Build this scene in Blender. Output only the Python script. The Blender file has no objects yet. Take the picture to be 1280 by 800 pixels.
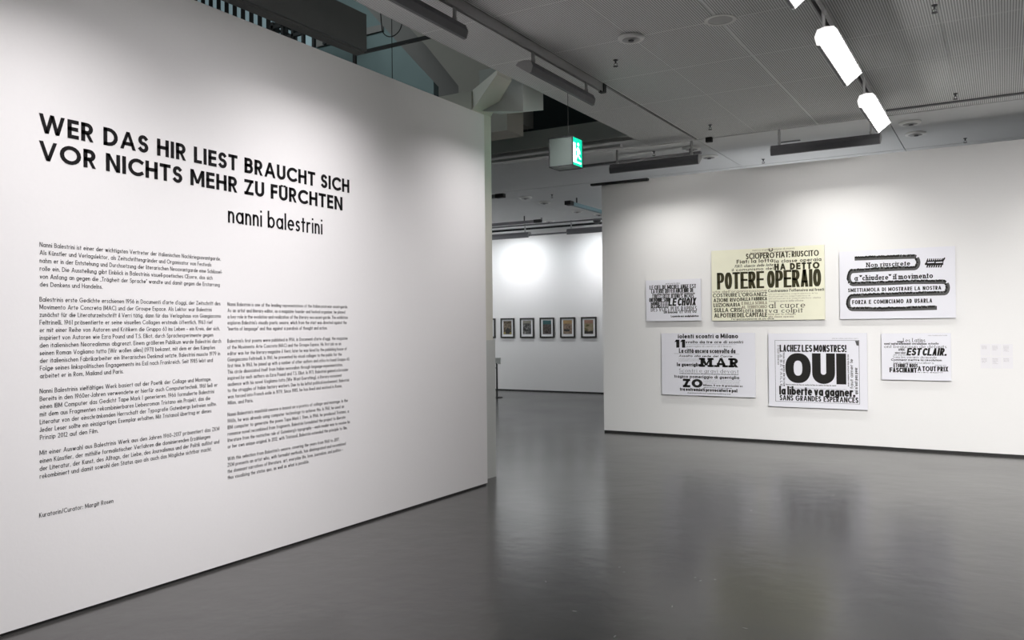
import bpy, math, random
from mathutils import Matrix, Vector

random.seed(7)
C = bpy.context.scene.collection

# ------------------------------------------------------------------ camera
F_PX = 1040.157
YAW, PITCH, ROLL = 0.535142, 0.008086, -0.009820
f0 = Vector((-math.sin(YAW), math.cos(YAW), 0)); r0 = Vector((math.cos(YAW), math.sin(YAW), 0)); u0 = Vector((0, 0, 1))
fw = f0 * math.cos(PITCH) + u0 * math.sin(PITCH)
up = u0 * math.cos(PITCH) - f0 * math.sin(PITCH)
rt = r0 * math.cos(ROLL) + up * math.sin(ROLL)
up = up * math.cos(ROLL) - r0 * math.sin(ROLL)
cam_d = bpy.data.cameras.new('camera'); cam = bpy.data.objects.new('camera', cam_d); C.objects.link(cam)
cam_d.sensor_width = 36.0; cam_d.lens = F_PX * 36.0 / 1280.0; cam_d.clip_start = 0.05
m = Matrix((rt, up, -fw)).transposed().to_4x4(); m.translation = Vector((0, 0, 1.6)); cam.matrix_world = m
bpy.context.scene.camera = cam

# ------------------------------------------------------------------ world and exposure
world = bpy.data.worlds.new('world'); bpy.context.scene.world = world; world.use_nodes = True
world.node_tree.nodes['Background'].inputs[0].default_value = (0.02, 0.022, 0.024, 1)
world.node_tree.nodes['Background'].inputs[1].default_value = 1.0
vs = bpy.context.scene.view_settings
vs.view_transform = 'Standard'; vs.look = 'None'; vs.gamma = 1.0; vs.use_curve_mapping = False; vs.exposure = 0.0

# light strengths (W) of the gallery's lamps and added fills
W_LEFT = 11.0        # wallwashers over the left wall
W_OPP = 8.5         # lamps of the middle rail
W_RIGHT = 13.0       # wallwashers over the poster wall
W_FAR = 29.0         # wallwashers of the room behind
W_BACK = 36.0       # added fill on the left wall, from out of frame
W_FRONT = 54.0      # added fill on the poster wall, from out of frame
W_FARFILL = 85.0    # added fill in the far room, out of view
VOID_W = 520.0        # added fill over the atrium, out of view

ROOM_L, WALL_R_Y, Z_WALL, Z_CEIL = -4.5424, 11.497, 3.76, 4.05

def area(name, loc, direction, sx, sy, power, col=(1, 0.97, 0.93), spread=180, parent=None, axis=Vector((0, 1, 0))):
    d = bpy.data.lights.new(name, 'AREA'); d.shape = 'RECTANGLE'; d.size = sx; d.size_y = sy
    d.energy = power; d.color = col; d.spread = math.radians(spread)
    o = bpy.data.objects.new(name, d); C.objects.link(o)
    z = -Vector(direction).normalized(); x = axis - axis.dot(z) * z; x.normalize(); y = z.cross(x)
    mm = Matrix((x, y, z)).transposed().to_4x4(); mm.translation = Vector(loc)
    if parent is not None:
        o.parent = parent
    o.matrix_local = mm
    return o

# ------------------------------------------------------------------ materials
def mat(name, col, rough=0.6, spec=0.5, metal=0.0, emit=None, estr=0.0):
    M = bpy.data.materials.new(name); M.use_nodes = True
    b = M.node_tree.nodes['Principled BSDF']
    b.inputs['Base Color'].default_value = (*col, 1); b.inputs['Roughness'].default_value = rough
    b.inputs['Specular IOR Level'].default_value = spec; b.inputs['Metallic'].default_value = metal
    if emit:
        b.inputs['Emission Color'].default_value = (*emit, 1); b.inputs['Emission Strength'].default_value = estr
    return M

def nodes(M): return M.node_tree.nodes, M.node_tree.links, M.node_tree.nodes['Principled BSDF']

def noisy(M, scale, amount, bump=0.0, rough_var=0.0, detail=4):
    n, l, b = nodes(M)
    tc = n.new('ShaderNodeTexCoord'); no = n.new('ShaderNodeTexNoise')
    no.inputs['Scale'].default_value = scale; no.inputs['Detail'].default_value = detail
    l.new(tc.outputs['Object'], no.inputs['Vector'])
    col = b.inputs['Base Color'].default_value[:]
    mx = n.new('ShaderNodeMix'); mx.data_type = 'RGBA'
    mx.inputs[6].default_value = (*[c * (1 - amount) for c in col[:3]], 1)
    mx.inputs[7].default_value = (*[min(1, c * (1 + amount)) for c in col[:3]], 1)
    l.new(no.outputs['Fac'], mx.inputs[0]); l.new(mx.outputs[2], b.inputs['Base Color'])
    if bump:
        bp = n.new('ShaderNodeBump'); bp.inputs['Strength'].default_value = bump; bp.inputs['Distance'].default_value = 0.01
        l.new(no.outputs['Fac'], bp.inputs['Height']); l.new(bp.outputs['Normal'], b.inputs['Normal'])
    if rough_var:
        mr = n.new('ShaderNodeMapRange'); r = b.inputs['Roughness'].default_value
        mr.inputs['To Min'].default_value = r - rough_var; mr.inputs['To Max'].default_value = r + rough_var
        l.new(no.outputs['Fac'], mr.inputs['Value']); l.new(mr.outputs['Result'], b.inputs['Roughness'])
    return M

M_WALL = noisy(mat('wall_paint', (0.83, 0.825, 0.82), 0.85, 0.2), 60, 0.012, 0.05)
M_BLACK = mat('black_recess', (0.012, 0.012, 0.012), 0.6)
M_INK = mat('black_vinyl', (0.012, 0.011, 0.012), 0.6, 0.1)
M_SMALLINK = mat('small_black_vinyl', (0.045, 0.043, 0.045), 0.6, 0.2)
M_CEILBACK = mat('ceiling_cavity', (0.012, 0.012, 0.012), 0.9)
M_CEILPLAIN = noisy(mat('ceiling_paint', (0.62, 0.63, 0.62), 0.8, 0.2), 4, 0.03)
M_GREYMETAL = noisy(mat('grey_coated_metal', (0.15, 0.15, 0.16), 0.5, 0.4), 20, 0.05)
M_DARKMETAL = mat('dark_grey_metal', (0.06, 0.06, 0.065), 0.5, 0.4)
M_LIGHTMETAL = mat('pale_grey_metal', (0.42, 0.42, 0.42), 0.45, 0.5)
M_REFLECTOR = mat('reflector_white', (0.9, 0.9, 0.88), 0.3, 0.5)
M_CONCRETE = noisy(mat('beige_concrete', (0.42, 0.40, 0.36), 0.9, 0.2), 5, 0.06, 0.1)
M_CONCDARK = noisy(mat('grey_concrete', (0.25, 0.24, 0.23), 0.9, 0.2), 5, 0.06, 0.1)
M_BEAM = noisy(mat('dark_grey_beam', (0.24, 0.235, 0.23), 0.85, 0.2), 5, 0.06)
M_COLUMN = noisy(mat('cream_column_paint', (0.66, 0.65, 0.58), 0.8, 0.2), 8, 0.02)
M_SHEATH = noisy(mat('grey_cladding', (0.52, 0.54, 0.52), 0.6, 0.3), 8, 0.02)
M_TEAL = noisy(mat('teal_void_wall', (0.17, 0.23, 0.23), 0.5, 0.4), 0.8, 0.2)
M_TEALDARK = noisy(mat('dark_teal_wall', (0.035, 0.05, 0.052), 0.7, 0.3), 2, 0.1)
M_TEALLIGHT = noisy(mat('light_teal_wall', (0.22, 0.33, 0.36), 0.6, 0.3), 1, 0.1)
M_LAMP = mat('glowing_tube', (1, 1, 1), 0.5, 0.0, emit=(1.0, 0.97, 0.95), estr=6.0)
M_SENSOR = mat('white_plastic', (0.8, 0.8, 0.78), 0.35, 0.5)
M_SIGNBOX = mat('frosted_acrylic', (0.22, 0.27, 0.25), 0.35, 0.5)
M_GREEN = mat('backlit_green', (0.0, 0.5, 0.33), 0.4, 0.3, emit=(0.0, 0.62, 0.36), estr=1.3)
M_GREEN2 = mat('backlit_green_boosted', (0.0, 0.5, 0.33), 0.4, 0.3, emit=(0.0, 0.62, 0.36), estr=3.5)  # unseen side, glow raised to throw more green light around the sign
M_SIGNWHITE = mat('backlit_white', (0.9, 1, 0.95), 0.4, 0.3, emit=(0.85, 1.0, 0.93), estr=2.0)
M_PANELWHITE = mat('coated_print_white', (0.80, 0.80, 0.86), 0.55, 0.3)
M_PANELCREAM = noisy(mat('coated_print_cream', (0.86, 0.85, 0.68), 0.55, 0.3), 5, 0.04)
M_PANELSIDE = mat('panel_edge', (0.30, 0.30, 0.27), 0.7)
M_POSTERINK = mat('print_ink', (0.018, 0.017, 0.016), 0.7, 0.2)
M_POSTERBROWN = mat('brown_print_ink', (0.05, 0.045, 0.02), 0.7, 0.2)
M_POSTERGREY = mat('grey_print_ink', (0.32, 0.32, 0.33), 0.7, 0.2)
M_POSTERMID = noisy(mat('halftone_ink', (0.10, 0.10, 0.10), 0.7, 0.2), 90, 0.6)
M_FRAME = mat('black_wood_frame', (0.02, 0.018, 0.016), 0.5)
M_MAT = mat('passepartout', (0.80, 0.81, 0.82), 0.8)
M_CARD = mat('caption_card', (0.80, 0.79, 0.82), 0.7)
M_PALEINK = mat('grey_caption_ink', (0.50, 0.48, 0.50), 0.8)
M_WIRE = mat('steel_wire', (0.1, 0.1, 0.1), 0.5)
M_BROWNINK = mat('warm_grey_ink', (0.35, 0.31, 0.22), 0.7)

M_CAP = mat('mid_grey_cap', (0.4, 0.4, 0.4), 0.5)
M_CAPLIT = mat('glowing_cap', (0.8, 0.8, 0.8), 0.5, emit=(1.0, 0.97, 0.97), estr=0.75)
M_BACKGLOW = mat('glowing_backing', (0.2, 0.28, 0.3), 0.4, 0.5, emit=(0.16, 0.22, 0.24), estr=0.8)  # louvre backing given a glow of its own so it reads lighter

# polished epoxy floor
M_FLOOR = mat('polished_grey_floor', (0.052, 0.051, 0.049), 0.2, 0.5)
n, l, b = nodes(M_FLOOR)
tc = n.new('ShaderNodeTexCoord')
n1 = n.new('ShaderNodeTexNoise'); n1.inputs['Scale'].default_value = 0.9; n1.inputs['Detail'].default_value = 6
n2 = n.new('ShaderNodeTexNoise'); n2.inputs['Scale'].default_value = 5.0; n2.inputs['Detail'].default_value = 3
n3 = n.new('ShaderNodeTexNoise'); n3.inputs['Scale'].default_value = 900.0
for q in (n1, n2, n3): l.new(tc.outputs['Object'], q.inputs['Vector'])
mr = n.new('ShaderNodeMapRange'); mr.inputs['To Min'].default_value = 0.155; mr.inputs['To Max'].default_value = 0.25
l.new(n1.outputs['Fac'], mr.inputs['Value']); l.new(mr.outputs['Result'], b.inputs['Roughness'])
mx = n.new('ShaderNodeMix'); mx.data_type = 'RGBA'
mx.inputs[6].default_value = (0.046, 0.045, 0.043, 1); mx.inputs[7].default_value = (0.060, 0.059, 0.057, 1)
l.new(n3.outputs['Fac'], mx.inputs[0]); l.new(mx.outputs[2], b.inputs['Base Color'])
bp = n.new('ShaderNodeBump'); bp.inputs['Strength'].default_value = 0.22; bp.inputs['Distance'].default_value = 0.012
l.new(n2.outputs['Fac'], bp.inputs['Height']); l.new(bp.outputs['Normal'], b.inputs['Normal'])

# perforated ceiling panel: rows of small holes with a plain margin round the edge
M_PANEL = mat('perforated_ceiling_panel', (0.7, 0.7, 0.7), 0.95, 0.05)
n, l, b = nodes(M_PANEL)
tc = n.new('ShaderNodeTexCoord'); sp = n.new('ShaderNodeSeparateXYZ'); l.new(tc.outputs['Object'], sp.inputs[0])
def math_node(op, a, bb=None, c=None):
    q = n.new('ShaderNodeMath'); q.operation = op
    for i, v in enumerate((a, bb, c)):
        if v is None: continue
        if isinstance(v, (int, float)): q.inputs[i].default_value = v
        else: l.new(v, q.inputs[i])
    return q.outputs[0]
PX = 0.0195
def cell(o, p): 
    fr = math_node('FRACT', math_node('MULTIPLY', math_node('ADD', o, 10.0), 1 / p))
    return math_node('SUBTRACT', fr, 0.5)
cx, cy = cell(sp.outputs[0], PX), cell(sp.outputs[1], PX)
rr = math_node('SQRT', math_node('ADD', math_node('MULTIPLY', cx, cx), math_node('MULTIPLY', math_node('MULTIPLY', cy, cy), 0.30)))
hole = math_node('MULTIPLY', math_node('LESS_THAN', rr, 0.30), 0.8)
inx = math_node('LESS_THAN', math_node('ABSOLUTE', sp.outputs[0]), 0.3815 - 0.010)
iny = math_node('LESS_THAN', math_node('ABSOLUTE', sp.outputs[1]), 0.515 - 0.006)
fac = math_node('MULTIPLY', math_node('MULTIPLY', hole, inx), iny)
mx = n.new('ShaderNodeMix'); mx.data_type = 'RGBA'
mx.inputs[6].default_value = (0.88, 0.89, 0.88, 1); mx.inputs[7].default_value = (0.36, 0.36, 0.365, 1)
l.new(fac, mx.inputs[0]); l.new(mx.outputs[2], b.inputs['Base Color'])

# ------------------------------------------------------------------ mesh helpers
def mesh_obj(name, verts, faces, material, parent=None, mats=None, fm=None, smooth=False):
    me = bpy.data.meshes.new(name); me.from_pydata([tuple(v) for v in verts], [], faces); me.update()
    if mats:
        for q in mats: me.materials.append(q)
        me.polygons.foreach_set('material_index', fm)
    else:
        me.materials.append(material)
    if smooth:
        me.polygons.foreach_set('use_smooth', [True] * len(me.polygons))
    o = bpy.data.objects.new(name, me); C.objects.link(o)
    if parent is not None: o.parent = parent
    return o

class MB:
    def __init__(s): s.v = []; s.f = []
    def box(s, x0, x1, y0, y1, z0, z1):
        k = len(s.v)
        s.v += [(x0, y0, z0), (x1, y0, z0), (x1, y1, z0), (x0, y1, z0), (x0, y0, z1), (x1, y0, z1), (x1, y1, z1), (x0, y1, z1)]
        s.f += [tuple(k + i for i in q) for q in ((3, 2, 1, 0), (4, 5, 6, 7), (0, 1, 5, 4), (1, 2, 6, 5), (2, 3, 7, 6), (3, 0, 4, 7))]
        return s
    def prism(s, pts, lo, hi, axis='y'):
        """closed polygon in the plane normal to axis, extruded from lo to hi"""
        k = len(s.v); m_ = len(pts)
        for t in (lo, hi):
            for a, c in pts:
                s.v.append((a, t, c) if axis == 'y' else ((t, a, c) if axis == 'x' else (a, c, t)))
        s.f.append(tuple(k + i for i in range(m_))); s.f.append(tuple(k + m_ + i for i in reversed(range(m_))))
        for i in range(m_):
            j = (i + 1) % m_; s.f.append((k + i, k + m_ + i, k + m_ + j, k + j))
        return s
    def tube(s, pts, r, seg=8):
        pts = [Vector(p) for p in pts]; rings = []
        for i, p in enumerate(pts):
            d = (pts[min(i + 1, len(pts) - 1)] - pts[max(i - 1, 0)]).normalized()
            a = d.orthogonal().normalized() if i == 0 else (pa - d * pa.dot(d)).normalized()
            pa = a; bq = d.cross(a); k = len(s.v)
            for t in range(seg):
                w = 2 * math.pi * t / seg; s.v.append(tuple(p + (a * math.cos(w) + bq * math.sin(w)) * r))
            rings.append(k)
        for i in range(len(rings) - 1):
            for t in range(seg):
                t2 = (t + 1) % seg; s.f.append((rings[i] + t, rings[i] + t2, rings[i + 1] + t2, rings[i + 1] + t))
        s.f.append(tuple(rings[0] + t for t in reversed(range(seg)))); s.f.append(tuple(rings[-1] + t for t in range(seg)))
        return s
    def lathe(s, prof, seg=32, cx=0, cy=0):
        rings = []
        for r, z in prof:
            k = len(s.v)
            for t in range(seg):
                w = 2 * math.pi * t / seg; s.v.append((cx + r * math.cos(w), cy + r * math.sin(w), z))
            rings.append(k)
        for i in range(len(rings) - 1):
            for t in range(seg):
                t2 = (t + 1) % seg; s.f.append((rings[i] + t, rings[i] + t2, rings[i + 1] + t2, rings[i + 1] + t))
        s.f.append(tuple(rings[0] + t for t in reversed(range(seg)))); s.f.append(tuple(rings[-1] + t for t in range(seg)))
        return s
    def hexa(s, p):
        k = len(s.v); s.v += [tuple(q) for q in p]
        s.f += [tuple(k + i for i in q) for q in ((3, 2, 1, 0), (4, 5, 6, 7), (0, 1, 5, 4), (1, 2, 6, 5), (2, 3, 7, 6), (3, 0, 4, 7))]
        return s
    def build(s, name, material, parent=None, smooth=False): return mesh_obj(name, s.v, s.f, material, parent, smooth=smooth)

def thing(name, loc, label, cat, group=None):
    o = bpy.data.objects.new(name, None); C.objects.link(o); o.location = loc
    o.empty_display_size = 0.1
    return tag(o, label, cat, group)
def tag(o, label=None, cat=None, group=None, kind=None):
    if label: o['label'] = label
    if cat: o['category'] = cat
    if group: o['group'] = group
    if kind: o['kind'] = kind
    return o
def struct(o, label=None): 
    tag(o, label, kind='structure'); return o
def copy_tree(src, loc, label=None):
    r = src.copy(); C.objects.link(r); r.location = loc
    if label: r['label'] = label
    for ch in list(src.children):
        c = ch.copy(); C.objects.link(c); c.parent = r
        for g in list(ch.children):
            d = g.copy(); C.objects.link(d); d.parent = c
    return r

# ------------------------------------------------------------------ the setting
struct(MB().box(-18, 5.2, -5.2, 18.4, -0.2, 0).build('floor', M_FLOOR), 'dark grey polished floor with soft reflections')
wl = struct(MB().box(ROOM_L - 0.16, ROOM_L, -5.2, 7.144, 0.018, Z_WALL).build('wall_left', M_WALL), 'tall white partition wall with the title lettering')
struct(MB().box(ROOM_L - 0.15, ROOM_L - 0.012, -5.2, 7.135, 0.0, 0.018).build('baseboard_left', M_BLACK), 'black shadow gap under the lettered wall')
wr = struct(MB().box(-5.22, 5.2, WALL_R_Y, WALL_R_Y + 0.3, 0.03, 3.75).build('wall_right', M_WALL), 'white wall with six typographic panels')
struct(MB().box(-5.21, 5.2, WALL_R_Y - 0.012, WALL_R_Y + 0.29, 0.0, 0.03).build('baseboard_right', M_BLACK), 'thin black base strip under the poster wall')
struct(MB().box(-18, 5.2, 17.96, 18.2, 0.02, 4.0).build('wall_far', M_WALL), 'white far wall with a row of small frames')
struct(MB().box(-18, 5.2, 17.945, 18.2, 0, 0.03).build('baseboard_far', M_BLACK), 'thin black base strip under the far wall')
struct(MB().box(5.2, 5.4, -5.2, 18.4, 0, 4.2).build('wall_side', M_WALL))
struct(MB().box(-18, 5.4, -5.4, -5.2, 0, 4.2).build('wall_back', M_WALL))

EDGE_X, VOID_Y0, VOID_Y1 = -4.155, 0.5, 10.0
cb = MB()
cb.box(EDGE_X, 5.4, -5.4, 18.4, Z_CEIL + 0.03, Z_CEIL + 0.23)
cb.box(-18, EDGE_X, -5.4, VOID_Y0, Z_CEIL + 0.0, Z_CEIL + 0.23)
cb.box(-18, EDGE_X, VOID_Y1 + 0.012, 18.4, Z_CEIL + 0.03, Z_CEIL + 0.23)
ceil = struct(cb.build('ceiling', M_CEILBACK), 'grey ceiling of perforated metal panels')

# grid of panels: grooves at x = -3.48 and -1.19, y = 10.73 and 12.92; module 0.763 by 1.03
GX, GY = 0.763, 1.03
def panel_mesh(w, d):
    mb = MB().box(-w / 2, w / 2, -d / 2, d / 2, 0, 0.02)
    me = bpy.data.meshes.new('ceiling_panel'); me.from_pydata(mb.v, [], mb.f); me.materials.append(M_PANEL); return me
pm_full = panel_mesh(GX - 0.0035, GY - 0.0035)
def put_panel(me, x, y):
    o = bpy.data.objects.new('ceiling_panel', me); C.objects.link(o); o.parent = ceil; o.location = (x, y, Z_CEIL)
gap_l = 0.018
for i in range(0, 8):                                     # columns right of the left groove
    xc = -3.48 + GX * (i + 0.5)
    for j in range(-6, 1 if i < 9 else 0):                # rows in front of the cross groove
        yc = 10.73 + GY * (j - 0.5) - (gap_l if j == 0 else 0)
        if xc > 2.0: continue
        if j == 1: continue
        put_panel(pm_full, xc + (gap_l if i in (0, 3) else 0), yc)
strip_w = -3.48 - gap_l - EDGE_X
pm_strip = panel_mesh(strip_w, GY - 0.0035)
for j in range(-6, 1):
    put_panel(pm_strip, EDGE_X + strip_w / 2, 10.73 + GY * (j - 0.5) - (gap_l if j == 0 else 0))
# remaining plain panels (towards the camera and out of frame)
pl = MB()
pl.box(EDGE_X, 5.2, -5.2, 10.73 - 7 * GY - 0.004, Z_CEIL, Z_CEIL + 0.02)
pl.box(-3.48 + GX * 7.5, 5.2, 10.73 - 7 * GY, 10.73, Z_CEIL, Z_CEIL + 0.02)
pl.build('plain_panel', M_CEILPLAIN, ceil)
# smooth panels beyond the cross groove
M_SMOOTH = noisy(mat('smooth_ceiling_panel', (0.76, 0.77, 0.77), 0.9, 0.05), 3, 0.03)
def smooth_mesh(w, d):
    mb = MB().box(-w / 2, w / 2, -d / 2, d / 2, 0, 0.02)
    me = bpy.data.meshes.new('ceiling_panel'); me.from_pydata(mb.v, [], mb.f); me.materials.append(M_SMOOTH); return me
rows = [(10.745, 12.905), (12.935, 15.10), (15.104, 17.28), (17.30, 17.96)]
for (ya, yb) in rows:
    sm = smooth_mesh(2.29 - 0.012, yb - ya)
    for k in range(-6, 4):
        xc = -1.19 + 2.29 * (k + 0.5)
        put_panel(sm, xc, (ya + yb) / 2)
sm = smooth_mesh(2.29 - 0.012, 10.745 - 10.0 - 0.03)
for k in range(-6, -1):
    xc = -3.49 - 0.66 - 1.145 - 2.29 * (-2 - k)
    put_panel(sm, xc, 10.012 + 0.3665)
sm2 = smooth_mesh(0.655, 0.10)

# slab edge of the atrium opening, and the atrium above the lettered wall
va = MB()
va.box(EDGE_X, EDGE_X + 0.25, VOID_Y0, VOID_Y1 + 0.01, Z_CEIL + 0.021, Z_CEIL + 0.30)
va.build('opening_edge', M_COLUMN, ceil)
vb = MB().box(-9, EDGE_X, VOID_Y1, VOID_Y1 + 0.25, Z_CEIL, Z_CEIL + 0.245)
vb.build('opening_band', M_SHEATH, ceil)
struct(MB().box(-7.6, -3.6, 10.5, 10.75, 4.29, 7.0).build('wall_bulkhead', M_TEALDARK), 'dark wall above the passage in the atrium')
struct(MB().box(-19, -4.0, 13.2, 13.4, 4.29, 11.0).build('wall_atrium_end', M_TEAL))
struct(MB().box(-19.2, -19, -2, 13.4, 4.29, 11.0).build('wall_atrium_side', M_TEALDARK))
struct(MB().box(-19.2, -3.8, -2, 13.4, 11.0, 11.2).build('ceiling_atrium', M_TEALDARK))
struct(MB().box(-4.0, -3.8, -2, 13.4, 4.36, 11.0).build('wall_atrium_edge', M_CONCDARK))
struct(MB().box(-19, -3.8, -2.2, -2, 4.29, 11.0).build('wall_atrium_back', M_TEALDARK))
struct(MB().prism([(-12.6, 7.62), (-10.78, 7.63), (-10.78, 7.76), (-12.6, 7.8)], 13.16, 13.2).build('trim_1', M_CONCDARK))

# louvre wall at the far end of the atrium
lv = thing('louvre_screen', (-14.6, 12.95, 6.3), 'row of dark vertical louvres on pale teal wall high above the lettered wall', 'louvre')
MB().box(-2.6, 1.9, 0.17, 0.24, 0.6, 3.6).build('glowing_backing', M_BACKGLOW, lv)
lm = MB().box(-0.065, 0.065, -0.006, 0.006, 0.7, 3.5); sl0 = lm.build('slat', M_BLACK, lv)
sl0.location = (-2.4, 0, 0)
for k in range(1, 16):
    c = sl0.copy(); C.objects.link(c); c.parent = lv; c.location = (-2.4 + 0.266 * k, 0, 0)

ladder = thing('steel_walkway', (-12.2, 12.0, 7.0), 'black steel grid walkway beside the louvres', 'walkway')
g = MB()
g.box(-0.55, 1.0, -0.03, 0.03, 0.66, 0.73); g.box(-0.55, 1.0, -0.03, 0.03, 0.40, 0.46); g.box(-0.55, 1.0, 0.6, 0.66, 0.75, 0.81)
for k in range(6): g.box(-0.5 + 0.28 * k, -0.44 + 0.28 * k, -0.03, 0.03, 0.1, 0.8)
for k in range(6): g.box(-0.5 + 0.28 * k, -0.46 + 0.28 * k, 0, 0.6, 0.66, 0.71)
g.box(-0.4, -0.38, 0.3, 0.32, 0.7, 4.0); g.box(0.8, 0.82, 0.3, 0.32, 0.7, 4.0)
g.build('railing', M_BLACK, ladder)

# beam running along the atrium
bm_ = thing('atrium_beam', (-5.5, 6.46, 4.39), 'dark grey concrete beam above the lettered wall, ending mid-air', 'beam')
MB().box(-0.16, 0.0, -6.0, 0.0, 0.0, 0.37).build('beam_body', M_BEAM, bm_)
MB().box(-0.14, -0.03, -6.0, 0.002, -0.02, 0.0).build('soffit', M_CONCDARK, bm_)

fr = thing('black_hanging_frame', (-6.15, 7.0, 4.4), 'thin black metal bar with a short drop, over the top of the lettered wall', 'metal bar')
MB().box(0.0, 2.0, -0.015, 0.015, 0.205, 0.24).build('crossbar', M_BLACK, fr)
MB().box(0.0, 0.035, -0.015, 0.015, -0.6, 0.24).build('drop', M_BLACK, fr)
wr_ = thing('hanging_cable', (-5.53, 6.9, 4.0), 'thin vertical cable with a drooping loop above the lettered wall', 'cable')
MB().tube([(0, 0, -0.3), (0, 0, 7.0)], 0.004, 6).build('cable_line', M_BLACK, wr_)
lp = [(0.135 * math.cos(math.pi + math.pi * t / 12), 0, 0.80 + 0.125 * math.sin(math.pi + math.pi * t / 12)) for t in range(13)]
lp = [(-0.15, 0, 0.95)] + lp + [(0.15, 0, 0.95)]
MB().tube(lp, 0.006, 6).build('cable_loop', M_BLACK, wr_)

# haunched concrete masses behind
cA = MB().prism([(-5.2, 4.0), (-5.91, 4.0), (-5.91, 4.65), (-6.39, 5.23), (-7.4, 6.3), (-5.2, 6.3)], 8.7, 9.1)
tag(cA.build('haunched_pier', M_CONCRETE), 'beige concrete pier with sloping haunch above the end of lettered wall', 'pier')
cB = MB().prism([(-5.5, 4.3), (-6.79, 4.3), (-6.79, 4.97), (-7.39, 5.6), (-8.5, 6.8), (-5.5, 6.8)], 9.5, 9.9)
tag(cB.build('rear_haunched_pier', M_CONCDARK), 'darker grey concrete pier behind the beige one', 'pier')

# column at the end of the lettered wall, with its bracket to the ceiling edge
col = thing('column', (-4.8, 7.5, 0), 'cream column at the end of the lettered wall, grey cladding below', 'column')
# side face x = -4.725 from y 7.15 to 7.56
MB().box(-0.34, 0.07, -0.30, 0.075, 1.46, 4.05).build('shaft', M_COLUMN, col)
MB().box(-0.36, 0.09, -0.30, 0.085, 0.0, 1.46).build('cladding', M_SHEATH, col)
br = MB()
br.hexa([(0.07, -0.28, 3.86), (0.07, 0.075, 3.86), (0.63, -0.43, 4.03), (0.63, -0.70, 4.03),
         (0.07, -0.28, 4.06), (0.07, 0.075, 4.06), (0.63, -0.43, 4.07), (0.63, -0.70, 4.07)])
br.build('haunch', M_COLUMN, col)
bk = MB(); bk.hexa([(0.071, -0.15, 3.87), (0.60, -0.15, 3.795), (0.60, 0.28, 3.90), (0.071, 0.28, 3.93), (0.071, -0.15, 4.30), (0.60, -0.15, 4.30), (0.60, 0.28, 4.30), (0.071, 0.28, 4.30)]); bk.build('crossbeam', M_SHEATH, col)

# ventilation grille on the bulkhead
gr = thing('ventilation_grille', (-6.0, 10.49, 4.40), 'dark slotted ventilation grille on the dark wall left of the exit sign', 'grille')
MB().box(-1.1, 0.08, -0.012, 0.008, -0.02, 0.20).build('grille_frame', M_DARKMETAL, gr)
s0 = MB().box(-1.06, 0.04, -0.02, -0.011, 0, 0.012).build('slat', M_BLACK, gr)
for k in range(1, 7):
    c = s0.copy(); C.objects.link(c); c.parent = gr; c.location = (0, 0, 0.026 * k)

# ------------------------------------------------------------------ rails under the ceiling
def rail(name, axis, a0, a1, pos, z, w, h, m_, label, cat='light track'):
    mb = MB()
    if axis == 'y':
        mb.box(pos - w / 2, pos - w / 2 + 0.006, a0, a1, z, z + h); mb.box(pos + w / 2 - 0.006, pos + w / 2, a0, a1, z, z + h); mb.box(pos - w / 2, pos + w / 2, a0, a1, z + h - 0.006, z + h)
    else:
        mb.box(a0, a1, pos - w / 2, pos - w / 2 + 0.006, z, z + h); mb.box(a0, a1, pos + w / 2 - 0.006, pos + w / 2, z, z + h); mb.box(a0, a1, pos - w / 2, pos + w / 2, z + h - 0.006, z + h)
    o = mb.build(name, m_); tag(o, label, cat); return o
rail('light_track', 'y', -1.0, 7.68, -3.48, 3.965, 0.04, 0.085, M_LIGHTMETAL, 'slim ceiling track running above the lettered wall')
rail('light_track', 'y', -1.0, 10.9, -1.19, 3.98, 0.04, 0.07, M_LIGHTMETAL, 'slim ceiling track carrying the bright lit lamps')
tag(MB().box(-9.0, -4.28, 10.02, 10.10, 3.93, 3.965).build('cable_channel', M_LIGHTMETAL), 'pale green-lit bar passing behind the exit sign', 'bar')
tag(MB().box(-5.68, -3.54, 11.03, 11.09, 3.93, 3.965).build('cable_channel', M_GREYMETAL), 'grey bar right of the exit sign above the poster wall corner', 'bar')
for x in (-5.2, -7.5): MB().box(x, x + 0.015, 10.05, 10.07, 3.965, 4.05).build('hanger', M_GREYMETAL, bpy.data.objects['cable_channel'])
for x in (-5.5, -3.7): MB().box(x, x + 0.015, 11.05, 11.07, 3.965, 4.05).build('hanger', M_GREYMETAL, bpy.data.objects['cable_channel.001'])
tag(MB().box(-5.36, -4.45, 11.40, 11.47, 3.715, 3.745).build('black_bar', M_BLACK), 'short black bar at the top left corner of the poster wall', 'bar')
tag(MB().box(-1.15, 4.5, 10.41, 10.46, 4.035, 4.05).build('ceiling_slot', M_GREYMETAL), 'dark grey slot across the ceiling right of the bright lamps', 'ceiling slot')

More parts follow.
